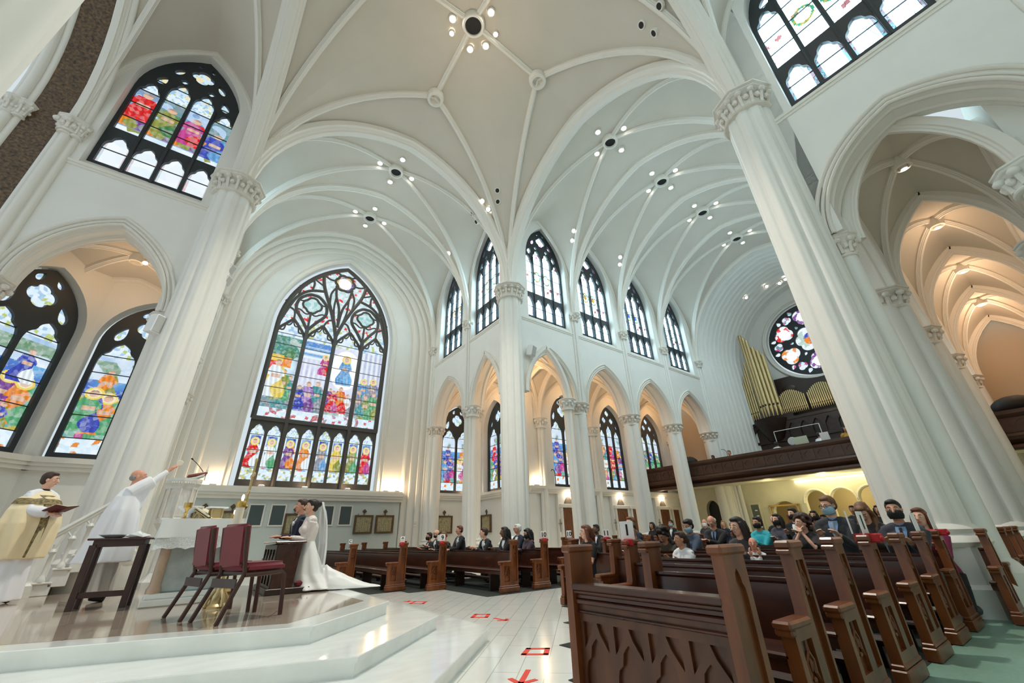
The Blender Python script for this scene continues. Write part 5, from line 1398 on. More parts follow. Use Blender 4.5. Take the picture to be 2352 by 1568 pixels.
# fluted pilaster and display case
k = MB()
for i in range(7): k.tube([(XN-.12, 1.0-i*.26, 0), (XN-.12, 1.0-i*.26, 4.08)], .14, 8)
tag(k.build('fluted_pilaster', PLASTER, smooth=60), 'broad fluted white pilaster under the gallery', 'pilaster')
t = thing('display_case', 'tall narrow glass display case on the narthex wall', 'display case', (XN-.06, -1.25, 0))
k = MB(); k.box(-.06, .04, -.34, .34, .8, 2.95); k.build('frame', NARM, t); k = MB(); k.box(-.075, -.06, -.24, .24, .9, 2.8); k.build('glass_panel', mat('case_glass', srgb(96, 104, 90), .1), t)
k = MB()
for i in range(5): k.box(-.085, -.075, -.2+.02*i, -.08+.03*i, 1.1+.33*i, 1.16+.33*i)
k.build('exhibits', WHITEP, t)
t = thing('brass_door_frame', 'brass framed glass doorway glowing under the gallery', 'door', (XN-.1, -3.0, 0))
for nm, b in (('jamb', (-.05, .05, -.86, -.78, 0, 2.66)), ('jamb', (-.05, .05, .78, .86, 0, 2.66)), ('header', (-.05, .05, -.9, .9, 2.6, 2.7))):
    k = MB(); k.bbox(*b, .01); k.build(nm, BRASS, t)
k = MB(); k.bbox(.02, .06, -.75, .05, 0, 2.1, .01); k.build('door_leaf', DOORW, t)
# organ
t = thing('pipe_organ', 'pipe organ with gilt pipes and dark oak case beneath the rose window', 'organ', (0, 0, 0))
k = MB(); k.box(22.9, 24.4, -11.9, -.75, 4.35, 8.6); k.bbox(22.8, 24.4, -11.95, -.7, 8.5, 8.75, .04); k.build('case', WOODD, t)
MO = Matrix.Translation((22.88, 0, 0)) @ Matrix.Rotation(radians(-90), 4, 'Z')
hs = [lancet(1.0+i*.78, 1.62+i*.78, 7.3, 8.3, .15, .9, 6) for i in range(13)]
k = MB(); k.plate([(.8, 7.1), (.8, 8.5), (11.9, 8.5), (11.9, 7.1)], hs, .06, Matrix.Translation((-.1, 0, 0)) @ MO); k.build('carved_band', WOODD, t)
up_ = [(3.1, 8.7), (3.1, 12.0)]+[(RR*1.16*cos(a)-RC[0], RC[1]+RR*1.16*sin(a)) for a in [pi+.95-0*i+ (pi-1.9)*i/14 for i in range(15)]]+[(9.4, 12.0), (9.4, 8.7)]
k = MB(); k.plate(up_, [], .5, Matrix.Translation((.9, 0, 0)) @ MO)
for s in (-1, 1): k.sphere((23.75, RC[0]+s*2.3, 11.0), (.06, .5, .3), 12, 6)
k.build('upper_case', WOODD, t)
k = MB(); k.lathe([(.5, 7.2), (.9, 8.0), (1.15, 8.6), (1.2, 8.75)], 12, (23.0, -2.35, 0)); k.build('tower_corbel', WOODD, t); k = MB(); k.box(23.0, 24.4, -3.9, -.72, 8.6, 9.1); k.box(23.9, 24.4, -1.2, -.72, 9.1, 12.7); k.build('tower_case', WOODD, t)
def pipe(x, y, zb, zt, r, nm='organ_pipe'):
    k = MB(); k.lathe([(r*.25, zb), (r*.98, zb+min(.7, r*5)), (r, zb+min(.75, r*5.5)), (r, zt), (r*.9, zt), (r*.9, zt-.05)], 12, (x, y, 0)); ob = k.build(nm, GOLD, t, smooth=50); 
    k = MB(); k.box(x-r*1.02, x-r*.9, y-r*.45, y+r*.45, zb+min(.78, r*5.8), zb+min(.78, r*5.8)+r*1.1); k.build('mouth', BLACKM, ob, smooth=0)
for i in range(6): pipe(22.45+.12*abs(i-2), -2.05-i*.24+.0, 9.0, 16.1-i*.38-(i > 2)*.25, .135)
for i in range(5): pipe(22.75+.05*i, -1.75+i*.19, 9.0, 13.7-i*.5, .085)
for a0, a1 in ((-3.15, -4.95), (-5.2, -7.0), (-7.25, -9.05)):
    for i in range(15):
        u = i/14; pipe(23.05, a0+(a1-a0)*u, 9.0, 10.0+.75*sin(pi*(u*.8+.1)), .052)
for i in range(6): pipe(22.75, -10.6+i*.24, 9.0, 14.2+i*.3, .13)
lamp('organ_lamp', (21.5, -6, 9.5), 25, (1, .9, .7), .3)
# things in the gallery
t = thing('acrylic_screen', 'clear acrylic screen standing in the choir gallery', 'screen', (18.0, -5.0, 4.35))
ACR = mat('acrylic', srgb(120, 104, 92), .1); 
k = MB(); k.box(-.02, .02, -1.6, .9, .9, 2.6); ACR2 = bpy.data.materials.new('clear_acrylic'); ACR2.use_nodes = True
b_ = ACR2.node_tree.nodes['Principled BSDF']; b_.inputs['Transmission Weight'].default_value = 1; b_.inputs['Roughness'].default_value = .05; b_.inputs['IOR'].default_value = 1.05
k.build('pane', ACR2, t, smooth=0)
k = MB(); k.box(-.03, .03, -1.63, -1.6, .0, 2.62); k.box(-.03, .03, .9, .93, 0, 2.62); k.box(-.03, .03, -1.6, .9, 2.6, 2.63); k.build('frame', WHITEP, t)
for y, l, w_ in ((-6.3, 'pale green music stand by the organist in the gallery', .34), (-7.45, 'white music sheet on a stand in the gallery', .2)):
    t = thing('music_stand', l, 'music stand', (15.5, y, 4.35))
    k = MB(); k.tube([(0, 0, 0), (0, 0, 1.3)], .02, 6); k.build('post', BLACKM, t); k = MB(); k.bbox(-.02, .02, -w_, w_, 1.2, 1.6, .005, Matrix.Rotation(-.2, 4, 'Y')); k.build('sheet', mat('pale_green_paper', srgb(206, 216, 192), .7) if w_ > .3 else WHITEP, t)
t = thing('gallery_microphone', 'gooseneck microphone on the gallery rail', 'microphone', (14.7, -2.35, 5.4))
k = MB(); k.tube([(0, 0, 0), (0, .0, .3), (0, .12, .45), (0, .3, .5)], .015, 6); k.build('neck', BLACKM, t)
t = thing('desk_fan', 'round white fan standing in the choir gallery', 'fan', (15.6, -5.75, 4.35))
k = MB(); k.tube([(0, 0, 0), (0, 0, 1.3)], .03, 6); k.lathe([(.2, 0), (.2, .04), (.05, .06)], 12); k.build('stand', WHITEP, t)
k = MB(); k.lathe([(.2, -.06), (.24, 0), (.2, .06)], 20, (0, 0, 0), Matrix.Translation((0, 0, 1.45)) @ Matrix.Rotation(pi/2, 4, 'Y')); k.build('cage', mat('fan_cage', srgb(190, 192, 190), .4), t)
# dark screens in the north aisle gallery bay and the side aisle gallery
for loc, l in (((16.2, 1.2, 5.35), 'black cloth covered shape on the gallery in the north aisle arch'), ((15.6, -14.2, 5.4), 'black cloth covered shape on the side aisle gallery')):
    k = MB(); k.sphere((0, 0, .3), (.5, .7, .42), 12, 8); o = k.build('covered_equipment', BLACKM, smooth=60); o.location = loc; tag(o, l, 'equipment')

# ------------------------------------------------------------------ confessional doors, plaques, grilles on the walls
def confessional(x, label):
    t = thing('confessional', label, 'confessional', (x, 3.42, 0), 0, 'confessionals in the north aisle')
    def part(nm, material, b, be=.01, p=None):
        k = MB(); k.bbox(*b, be); return k.build(nm, material, p or t)
    part('surround', PLASTER, (-1.4, 1.4, .1, .33, 0, 3.5), .02)
    fr = MB()
    for c, w_ in ((-.62, 1.05), (.75, .7)):
        fr.bbox(c-w_/2-.14, c-w_/2, -.02, .12, 0, 2.75, .015); fr.bbox(c+w_/2, c+w_/2+.14, -.02, .12, 0, 2.75, .015); fr.bbox(c-w_/2-.2, c+w_/2+.2, -.06, .12, 2.75, 2.95, .02)
    fr.build('door_case', RIBM, t)
    for c, w_ in ((-.62, 1.05), (.75, .7)):
        k = MB(); k.plate([(c-w_/2, .01), (c-w_/2, 2.75), (c+w_/2, 2.75), (c+w_/2, .01)], fit_holes([(c-w_/2, .01), (c-w_/2, 2.75), (c+w_/2, 2.75), (c+w_/2, .01)], [lancet(c-w_/2+.12, c-.04, .3, 1.2), lancet(c+.04, c+w_/2-.12, .3, 1.2), lancet(c-w_/2+.14, c+w_/2-.14, 1.4, 2.55)], .02), .03, Matrix.Translation((0, .03, 0))); k.box(c-w_/2, c+w_/2, .055, .1, 0, 2.75); d = k.build('door', DOORW, t, smooth=30)
        k = MB(); k.sphere((c+w_/2-.08, .0, 1.25), .03, 8, 6); k.build('knob', BRASS, d)
    k = MB(); k.plate([(-.95, 2.98)]+[(-.62-.3*cos(pi*i/10)*(1-.25*sin(pi*i/10)), 3.0+.36*sin(pi*i/10)) for i in range(1, 10)]+[(-.29, 2.98)], [], .05, Matrix.Translation((0, .05, 0))); k.build('carved_crest', mat('stone_crest', srgb(120, 110, 100), .7), t)
    k = MB(); k.bbox(-1.42, -1.38, .02, .06, 1.5, 2.15, .005); k.bbox(-1.52, -1.28, .02, .06, 1.9, 1.96, .005); k.build('wall_cross', mat('pewter', srgb(150, 146, 140), .4, metal=.6), t)
    k = MB(); k.lathe([(.07, 0), (.09, .05)], 12, (-.62, -.05, 3.5)); k.build('lamp_lens', LAMPW, t)
    lamp('confessional_lamp', (x-.62, 3.3, 3.42), 9, (1, .75, .5), .04)
for x, l in ((7.1, 'oak confessional doors below the first aisle window, beside the woman in black'), (11.75, 'oak confessional doors below the second aisle window'), (16.3, 'oak confessional doors below the third aisle window, nearest the gallery')): confessional(x, l)
RELF = mat('relief_plaster', srgb(176, 166, 130), .6, var=.35, scale=14, bump=.8, bscale=12)
PFR = mat('plaque_frame', srgb(92, 66, 40), .4)
def plaque(x, y, z0, z1, w_, label, rz=0):
    t = thing('station_plaque', label, 'plaque', (x, y, (z0+z1)/2), rz, 'framed stations on the walls')
    h = (z1-z0)/2; k = MB()
    k.plate([(-w_/2, -h), (-w_/2, h), (w_/2, h), (w_/2, -h)], [[(-w_/2+.09, -h+.09), (-w_/2+.09, h-.09), (w_/2-.09, h-.09), (w_/2-.09, -h+.09)]], .1, Matrix.Translation((0, -.1, 0))); k.build('frame', PFR, t, smooth=0)
    R = random.Random(int(x*100)); k = MB(); k.box(-w_/2+.08, w_/2-.08, -.05, 0, -h+.08, h-.08)
    for i in range(7):
        cx_ = -w_/2+.16+(w_-.32)*i/6; hh = .2+.25*R.random()
        k.sphere((cx_, -.05, -h+.1+hh), (.055, .035, hh), 8, 6); k.sphere((cx_+.02, -.06, -h+.16+2*hh), (.035, .03, .045), 7, 5)
        k.tube([(cx_, -.06, -h+.1+hh*1.4), (cx_+.14*(R.random()-.4), -.08, -h+.2+hh*1.7)], .02, 5)
    k.build('relief', RELF, t, smooth=60)
    k = MB(); k.lathe([(.02, 0), (.03, .02)], 6, (0, -.04, h)); k.bbox(-.09, .09, -.05, -.01, h+.1, h+.28, .01, Matrix.Translation((0, 0, h+.19)) @ Matrix.Rotation(pi/4, 4, 'Y') @ Matrix.Translation((0, 0, -h-.19))); k.box(-.02, .02, -.05, -.01, h, h+.1); k.build('cross_finial', PFR, t)
plaque(-3.27, 9.83, 1.7, 2.64, 1.02, 'gilt framed relief plaque beside the grilles, to the side of the bride veil')
plaque(-2.07, 9.83, 1.7, 2.64, 1.05, 'gilt framed relief plaque nearest the transept corner shafts')
plaque(-10.65, 9.83, 1.8, 2.8, .95, 'framed relief plaque partly hidden behind the pulpit and altar book')
plaque(-9.55, 9.83, 1.8, 2.8, 1.0, 'framed relief plaque behind the candle flame')
plaque(-6.8, 9.83, 1.7, 2.7, .9, 'framed relief plaque half hidden by the groom')
plaque(1.5, 9.38, 1.6, 2.6, 1.1, 'framed relief plaque in the aisle behind the standing groomsman with a pale shirt')
plaque(3.73, 8.0, 1.6, 2.6, 1.1, 'framed relief plaque on the aisle side wall between two columns', -pi/2)
GRM = mat('dark_grille', srgb(74, 86, 88), .5)
for x, l in ((-8.55, 'dark vent grille in a pale frame, nearest the candle'), (-7.6, 'dark vent grille in a pale frame, between the candle and the groom'), (-5.25, 'dark vent grille in a pale frame, just past the veil'), (-4.3, 'dark vent grille in a pale frame, beside the plaque')):
    t = thing('wall_grille', l, 'vent', (x, 9.83, 2.62), 0, 'wall grilles under the great window')
    k = MB(); k.plate([(-.36, -.52), (-.36, .52), (.36, .52), (.36, -.52)], [[(-.29, -.45), (-.29, .45), (.29, .45), (.29, -.45)]], .05, Matrix.Translation((0, -.05, 0))); k.build('frame', RIBM, t, smooth=0)
    k = MB(); k.box(-.29, .29, -.03, -.01, -.45, .45)
    for i in range(9): k.box(-.29, .29, -.036, -.03, -.42+i*.1, -.41+i*.1)
    k.build('mesh_panel', GRM, t, smooth=0)
t = thing('wall_sconce', 'small wall sconce beside the transept shafts', 'sconce', (-.62, 8.85, 2.1)); k = MB(); k.lathe([(.02, -.15), (.06, -.1), (.03, 0), (.07, .06), (.07, .2), (.02, .24)], 10); k.build('body', CAPM, t)
t = thing('crozier_hook', 'dark curved iron hook standing on the aisle ledge', 'hook', (5.6, 3.5, 3.88)); k = MB(); k.tube([(0, 0, 0), (0, 0, .75), (-.08, 0, .92), (-.22, 0, .95), (-.28, 0, .86)], .025, 6); k.build('rod', mat('iron', srgb(70, 62, 54), .5), t)
# dark oval icon in the chapel
t = thing('framed_icon', 'dark framed icon with a gold halo ring behind the priest in the cream chasuble', 'icon', (-15.6, -.15, 1.4), .1)
k = MB(); k.bbox(-.75, .75, -.1, 0, -.85, .85, .03); k.build('panel', mat('icon_dark', srgb(44, 38, 34), .5), t)
k = MB(); k.tube([(.33*cos(a), -.12, .25+.42*sin(a)) for a in [pi*1.15-pi*1.3*i/16 for i in range(17)]], .06, 8); k.build('halo', mat('halo_gold', srgb(190, 158, 60), .5), t)
k = MB(); k.sphere((0, -.1, .15), (.25, .04, .32), 12, 8); k.sphere((0, -.1, -.5), (.45, .05, .5), 12, 8); k.build('figure', mat('icon_figure', srgb(84, 40, 38), .6), t)
# ------------------------------------------------------------------ people
K = 1.21                      # the building is laid out a fifth larger than life; figures follow it
SKIN = {'f': mat('fair_skin', srgb(226, 176, 150), .5, var=.05, scale=6, subs=.08), 't': mat('tan_skin', srgb(196, 142, 112), .5, subs=.08), 'd': mat('brown_skin', srgb(104, 66, 48), .5), 'r': mat('ruddy_skin', srgb(220, 158, 132), .5, subs=.08)}
HAIR = {n: mat('hair_'+n, srgb(*c), .55, var=.35, scale=40, stretch=(1, 1, .25)) for n, c in dict(brown=(62, 40, 28), dark=(34, 24, 20), black=(20, 18, 18), auburn=(104, 56, 36), grey=(150, 146, 140), white=(226, 224, 218), blond=(170, 136, 92), light=(120, 82, 52)).items()}
def cloth(name, r, g, b, rough=.85): return mat(name, srgb(r, g, b), rough, var=.12, scale=14, sheen=.15, bump=.15, bscale=9)
SUIT = cloth('black_suit', 26, 27, 30); GREYSUIT = cloth('charcoal_suit', 46, 48, 54); NAVY = cloth('navy_suit', 30, 38, 56); BLKTOP = cloth('black_top', 22, 22, 24)
SHIRT = cloth('white_shirt', 232, 234, 236, .7); BLUESH = cloth('blue_shirt', 120, 150, 190, .7)
LIPS = mat('lips', srgb(176, 96, 92), .45); EYEW = mat('eye_white', srgb(228, 226, 222), .3); IRIS = mat('iris', srgb(48, 36, 30), .3)
MASKB = mat('blue_mask', srgb(150, 186, 206), .8); MASKK = mat('black_mask', srgb(22, 22, 26), .8); MASKW = mat('white_mask', srgb(224, 226, 226), .8)
def remesh(o, vox, it=6, f=.5):
    md = o.modifiers.new('fuse', 'REMESH'); md.mode = 'VOXEL'; md.voxel_size = vox; md.use_smooth_shade = True
    if it:
        ms = o.modifiers.new('soften', 'SMOOTH'); ms.iterations = it; ms.factor = f
    return o
def ik(a, c, l1, l2, pole):
    a, c = Vector(a), Vector(c); d = c-a; L = d.length
    if L > (l1+l2)*.995: c = a+d*((l1+l2)*.995/L); d = c-a; L = d.length
    x = (l1*l1-l2*l2+L*L)/(2*L); h = sqrt(max(l1*l1-x*x, 0)); n = d.normalized(); p = Vector(pole); p = (p-n*p.dot(n)).normalized()
    return a+n*x+p*h, c
def hand_prims(k, w, d, side, up_, curl=.35, s=1.0, spread=.0):
    """palm and five bent fingers; w wrist, d pointing direction, side toward the thumb, up_ back of the hand"""
    d = Vector(d).normalized(); up_ = Vector(up_); up_ = (up_-d*up_.dot(d)).normalized(); sd = d.cross(up_); sd = sd if sd.dot(Vector(side)) > 0 else -sd
    w = Vector(w)
    k.tube([w-d*.03*s, w+d*.02*s, w+d*.06*s, w+d*.095*s], [.024*s, .028*s, .036*s, .03*s], 8, True, .62)
    k.sphere(tuple(w+d*.055*s), (.03*s, .03*s, .03*s), 8, 6)
    for i, (off, ln) in enumerate(((.030, .072), (.010, .08), (-.010, .074), (-.029, .058))):
        b = w+d*.085*s+sd*off*s; p1 = b+(d+sd*off*spread*10)*ln*.45*s; c1 = curl*.7; p2 = p1+(d*cos(c1)-up_*sin(c1))*ln*.32*s; c2 = curl*1.9; p3 = p2+(d*cos(c2)-up_*sin(c2))*ln*.3*s
        k.tube([b-d*.02*s, b, p1, p2, p3], [.0105*s, .0105*s, .0098*s, .0092*s, .0075*s], 6)
    b = w+d*.035*s+sd*.03*s
    k.tube([w+d*.02*s+sd*.015*s, b, b+(d*.6+sd*.6-up_*.25)*.035*s, b+(d*.9+sd*.35-up_*.4)*.065*s], [.014*s, .0135*s, .0115*s, .009*s], 6)
def person(name, label, head, face, top, skin='f', hair=('short', 'brown'), pose='kneel', lean=.15, hyaw=0, hpitch=0, hands=None, mask=None, size=1.0, bottom=None, sleeves='long', neck='round', shirt=None, tie=None, vox=.0135, group=None, female=False, extra=None, pole=None, glasses=False, shoulders=1.0, flower=False, beard=None, floor=0, dressed=True, legs_on=True):
    """head: world position of the head centre; face: heading angle of the body (0 = +x)"""
    s = size*K
    Hd = Vector((0, 0, 0)); hz = (head[2]-floor)/s
    ux = sin(lean); uz = cos(lean)
    trunk = .50; nk = .21 if not female else .20
    # local frame: x forward, y left, z up; origin on the floor under the hips
    sh = Vector((0, 0, 0))
    neck_v = Vector((sin(lean*.7)*nk+.02, 0, cos(lean*.7)*nk))
    hipz = hz-trunk*uz-neck_v.z
    hip = Vector((0, 0, hipz)); shc = hip+Vector((ux*trunk, 0, uz*trunk)); hc = shc+neck_v
    ca, sa = cos(face), sin(face)
    ox, oy = hc.x*s, hc.y*s
    t = thing(name, label, 'person', (head[0]-(ox*ca-oy*sa), head[1]-(ox*sa+oy*ca), floor), face, group); t.scale = (s, s, s)
    sw = (.175 if not female else .15)*shoulders
    SL, SR = shc+Vector((0, sw, -.03)), shc+Vector((0, -sw, -.03))
    at = lambda f: hip.lerp(shc, f)
    RT = Matrix.Rotation(hyaw, 4, 'Z') @ Matrix.Rotation(hpitch, 4, 'Y')
    HM = Matrix.Translation(hc) @ RT
    def torso(k, e):
        ch = .0 if not female else .012
        rings = []
        for f, rx, ry in ((-.12, .10, .14), (-.04, .115, .165), (.1, .11, .155), (.35, .098 if not female else .088, .138 if not female else .118), (.6, .115, .16 if not female else .14), (.78, .112+ch, .172 if not female else .148), (.9, .095, .165 if not female else .142), (1.0, .06, .1), (1.06, .048, .055)):
            c = at(f); rings.append([c+Vector((cos(a)*(rx+e)*(1.0), sin(a)*(ry+e), sin(a*1)*0)) for a in [2*pi*i/18 for i in range(18)]])
        k.loft(rings)
        k.tube([SL+Vector((0, .0, -.01)), shc+Vector((0, .08, .0)), shc+Vector((0, -.08, .0)), SR+Vector((0, 0, -.01))], [.055+e, .06+e, .06+e, .055+e], 10)
        if female:
            for q in (-.07, .07): k.sphere(tuple(at(.7)+Vector((.075+e*.5, q, 0))), .062+e*.5, 10, 7)
    Harm = []
    hd = hands or [(None), (None)]
    for S, sgn, tgt in ((SL, 1, hd[0]), (SR, -1, hd[1])):
        if tgt is None: tgt = hip+Vector((.22, sgn*.14, .05))
        else: tgt = hc+Vector(tgt) if not (isinstance(tgt, dict)) else tgt
        e, w = ik(S, tgt, .28, .25, (pole or (-.3, .0, -1)) if not pole else (pole[0], pole[1]*sgn, pole[2]))
        Harm.append((S, e, w, sgn))
    body = MB(); torso(body, 0)
    # neck and head
    body.tube([shc+Vector((-.0, 0, -.02)), shc.lerp(hc, .5), hc+RT @ Vector((-.015, 0, -.06))], [.062, .054, .056], 10)
    def H(k, p, r, u=12, v=9): k.sphere(p, r, u, v, HM)
    H(body, (-.01, 0, .03), (.096, .076, .092)); H(body, (.018, 0, -.035), (.07, .06, .078)); H(body, (.045, 0, -.075), (.036, .036, .034)); H(body, (.05, 0, .01), (.045, .055, .06))
    body.tube([HM @ Vector(p) for p in ((.085, 0, .03), (.1, 0, .005), (.115, 0, -.022), (.1, 0, -.03))], [.012, .013, .017, .012], 7)
    for q in (-1, 1):
        H(body, (.062, q*.033, -.012), (.024, .024, .02), 7, 5); H(body, (.078, q*.03, .03), (.016, .026, .01), 7, 5); H(body, (-.005, q*.076, -.005), (.02, .01, .032), 8, 6)
    H(body, (.078, 0, -.052), (.016, .024, .014), 8, 6)
    for S, e, w, sgn in Harm:
        body.tube([S, S.lerp(e, .5), e, e.lerp(w, .35), w], [.05, .043, .036, .037, .025] if not female else [.044, .037, .031, .031, .022], 9)
        dd = (w-e).normalized()
        hand_prims(body, w, dd, (0, -sgn, .4), (0.2, sgn*.2, 1), .4 if not extra or 'curl' not in extra else extra['curl'], 1.0 if not female else .9)
    # legs
    legs = []
    for sgn in (1, -1):
        hp = hip+Vector((0, sgn*.085, -.03))
        if pose == 'kneel': kn = Vector((.12, sgn*.1, max(.14, hipz-.42))); an = Vector((-.3, sgn*.1, max(.08, kn.z-.05))); toe = an+Vector((-.14, 0, -.02))
        elif pose == 'sit': kn = hp+Vector((.42, sgn*.03, -.0)); an = Vector((kn.x, kn.y, .08)); toe = an+Vector((.16, 0, -.04))
        else: kn = Vector((.02, sgn*.09, hipz*.53)); an = Vector((-.02, sgn*.09, .08)); toe = an+Vector((.17, 0, -.045))
        legs.append((hp, kn, an, toe))
        body.tube([hp, hp.lerp(kn, .5), kn, kn.lerp(an, .3), an, toe], [.085, .075, .055, .055, .038, .034], 9)
    b = body.build('body', SKIN[skin], t); remesh(b, vox*.8, 3)
    # clothing
    k = MB(); torso(k, .016)
    k.tube([shc+Vector((0, 0, -.02)), shc+Vector((.004, 0, .05))], [.082, .064], 12)
    sl = {'long': 1.0, 'short': .0, 'half': .5, 'none': -1}[sleeves]
    for S, e, w, sgn in Harm:
        if sl == 1: k.tube([S, S.lerp(e, .5), e, e.lerp(w, .5), e.lerp(w, .92)], [.07, .06, .052, .048, .04], 10)
        elif sl >= 0: k.tube([S, S.lerp(e, .45), S.lerp(e, .7+.3*sl)], [.066, .06, .058], 10)
    if dressed: cl = k.build('jacket' if shirt else 'top', top, t); remesh(cl, vox, 4)
    k = MB()
    for hp, kn, an, toe in legs: k.tube([hp+Vector((0, 0, .05)), hp.lerp(kn, .5), kn, kn.lerp(an, .4), an], [.11, .095, .075, .07, .06], 10)
    k.sphere(tuple(hip+Vector((-.02, 0, -.03))), (.13, .165, .11), 12, 8)
    if legs_on: remesh(k.build('trousers' if not female else 'skirt', bottom or top, t), vox, 4)
    k = MB()
    for hp, kn, an, toe in legs: k.tube([an+Vector((0, 0, .0)), an.lerp(toe, .5), toe], [.05, .048, .04], 8)
    remesh(k.build('shoes', BLACKM, t), vox, 3)
    if shirt:
        k = MB(); R_ = []
        for f, wd in ((1.04, .05), (.95, .055), (.8, .04), (.62, .02), (.5, .004)):
            c = at(f); rr = {1.04: .07, .95: .098, .8: .142, .62: .14, .5: .128}[f]
            R_.append([c+Vector((rr+dx, y, 0)) for dx, y in ((0, -wd), (.006, 0), (0, wd), (-.012, wd), (-.012, -wd))])
        k.loft(R_); k.tube([shc+Vector((.0, 0, .02)), shc+Vector((.006, 0, .065))], [.07, .062], 12); k.build('shirt', shirt, t, smooth=60)
        if tie:
            k = MB(); k.loft([[at(f)+Vector((rr+dx, y, 0)) for dx, y in ((0, -wd), (.008, 0), (0, wd), (-.008, 0))] for f, rr, wd in ((1.02, .085, .012), (.99, .1, .018), (.95, .112, .012), (.8, .152, .019), (.6, .152, .024), (.5, .143, .016))]); k.build('tie', tie, t, smooth=40)
    if flower:
        k = MB(); c = at(.84)+Vector((.125, .085, 0))
        for i in range(6): k.sphere(tuple(c+Vector((.012, .022*cos(i*1.05), .022*sin(i*1.05)))), .02, 7, 5)
        k.build('boutonniere', SHIRT, t, smooth=60)
    # face details
    for q in (-1, 1):
        k = MB(); H(k, (.083, q*.032, .012), (.011, .015, .008), 8, 6); ey = k.build('eye', EYEW, t, smooth=60)
        k = MB(); H(k, (.091, q*.032, .011), (.005, .0065, .0065), 7, 5); k.build('iris', IRIS, ey, smooth=60)
    hm = HAIR[hair[1]] if hair and hair[1] else HAIR['brown']
    k = MB()
    for q in (-1, 1): k.tube([HM @ Vector(p) for p in ((.094, q*.016, .036), (.092, q*.034, .042), (.078, q*.052, .034))], [.004, .005, .003], 5)
    k.build('eyebrows', hm, t, smooth=60)
    if not mask:
        k = MB(); k.tube([HM @ Vector(p) for p in ((.082, -.024, -.054), (.096, -.008, -.05), (.097, 0, -.052), (.096, .008, -.05), (.082, .024, -.054))], [.003, .006, .0065, .006, .003], 6); k.build('lips', LIPS, t, smooth=60)
    else:
        k = MB(); rings = []
        for i in range(7):
            z = -.1+.1*i/6; w_ = .062+.014*sin(pi*i/6); d_ = .1-.02*abs(i-4)/4
            rings.append([HM @ Vector((-.0+d_*cos(a)*1.06+.012, w_*sin(a)*1.12, z)) for a in [-1.45+2.9*j/12 for j in range(13)]])
        k.loft(rings, False, False, False)
        for q in (-1, 1): k.tube([HM @ Vector(p) for p in ((.02, q*.075, -.02), (-.012, q*.086, .012))], .003, 5)
        o = k.build('face_mask', mask, t, smooth=60); md = o.modifiers.new('thickness', 'SOLIDIFY'); md.thickness = .004
    if glasses:
        k = MB()
        for q in (-1, 1):
            k.tube([HM @ Vector((.106, q*.034+.024*cos(a), .01+.017*sin(a))) for a in [2*pi*i/12 for i in range(13)]], .0028, 5); k.tube([HM @ Vector(p) for p in ((.1, q*.058, .014), (.05, q*.082, .014), (-.01, q*.086, .01))], .0028, 5)
        k.tube([HM @ Vector(p) for p in ((.108, -.011, .014), (.112, 0, .017), (.108, .011, .014))], .0028, 5); k.build('glasses', BLACKM, t, smooth=60)
    if beard:
        k = MB(); H(k, (.034, 0, -.07), (.066, .062, .05)); H(k, (.07, 0, -.066), (.034, .04, .03)); remesh(k.build('beard', HAIR[beard], t), .008, 3)
    style = hair[0] if hair else None
    if style and style != 'bald':
        k = MB()
        if style in ('short', 'grey', 'long', 'bob', 'up', 'curly', 'pony'):
            H(k, (-.026, 0, .045), (.098, .086, .094), 14, 10); H(k, (-.05, 0, .0), (.07, .08, .075), 12, 8)
            H(k, (.03, 0, .1), (.056, .066, .03), 10, 7)
        if style == 'fringe': H(k, (-.055, 0, .0), (.062, .083, .055), 12, 8)
        if style in ('long', 'bob'):
            L = .34 if style == 'long' else .2
            for q in (-1, 1):
                k.tube([HM @ Vector((.01, q*.07, .06)), HM @ Vector((-.0, q*.086, -.02)), HM @ Vector((-.01, q*.09, -.1)), hc+Vector((-.03, q*.09, -L*.75)), hc+Vector((-.0, q*.085, -L))], [.03, .034, .038, .04, .02], 8)
            k.tube([HM @ Vector((-.08, 0, .06)), HM @ Vector((-.1, 0, -.03)), hc+Vector((-.12, 0, -.16)), hc+Vector((-.13, 0, -L-.04))], [.07, .075, .085, .04], 9)
        if style == 'curly':
            R = random.Random(len(label))
            for i in range(46):
                a = R.random()*2*pi; e_ = R.random()*1.9-.5; p = Vector((-.03+.115*cos(e_)*cos(a), .11*cos(e_)*sin(a), .04+.12*sin(e_)))
                if p.x < .05 or p.z > .09: H(k, tuple(p), .032, 7, 5)
            for i in range(26):
                p = hc+Vector((-.07-.06*R.random(), .13*(R.random()*2-1), -.06-.22*R.random())); k.sphere(tuple(p), .04, 7, 5)
        if style == 'up': H(k, (-.1, 0, .06), (.05, .05, .05), 10, 7)
        if style == 'pony': k.tube([HM @ Vector(p) for p in ((-.1, 0, .06), (-.14, 0, .0), (-.13, 0, -.1), (-.11, 0, -.2))], [.03, .035, .03, .01], 8)
        remesh(k.build('hair', hm, t), .0105, 2)
    return t, hc, Harm, at, HM
PRAY = [(.27, .03, -.26), (.27, -.03, -.26)]
REST = [(.3, .1, -.36), (.3, -.1, -.36)]
CLASP = [(.34, .02, -.36), (.34, -.02, -.36)]
FWD = pi          # the pews face -x
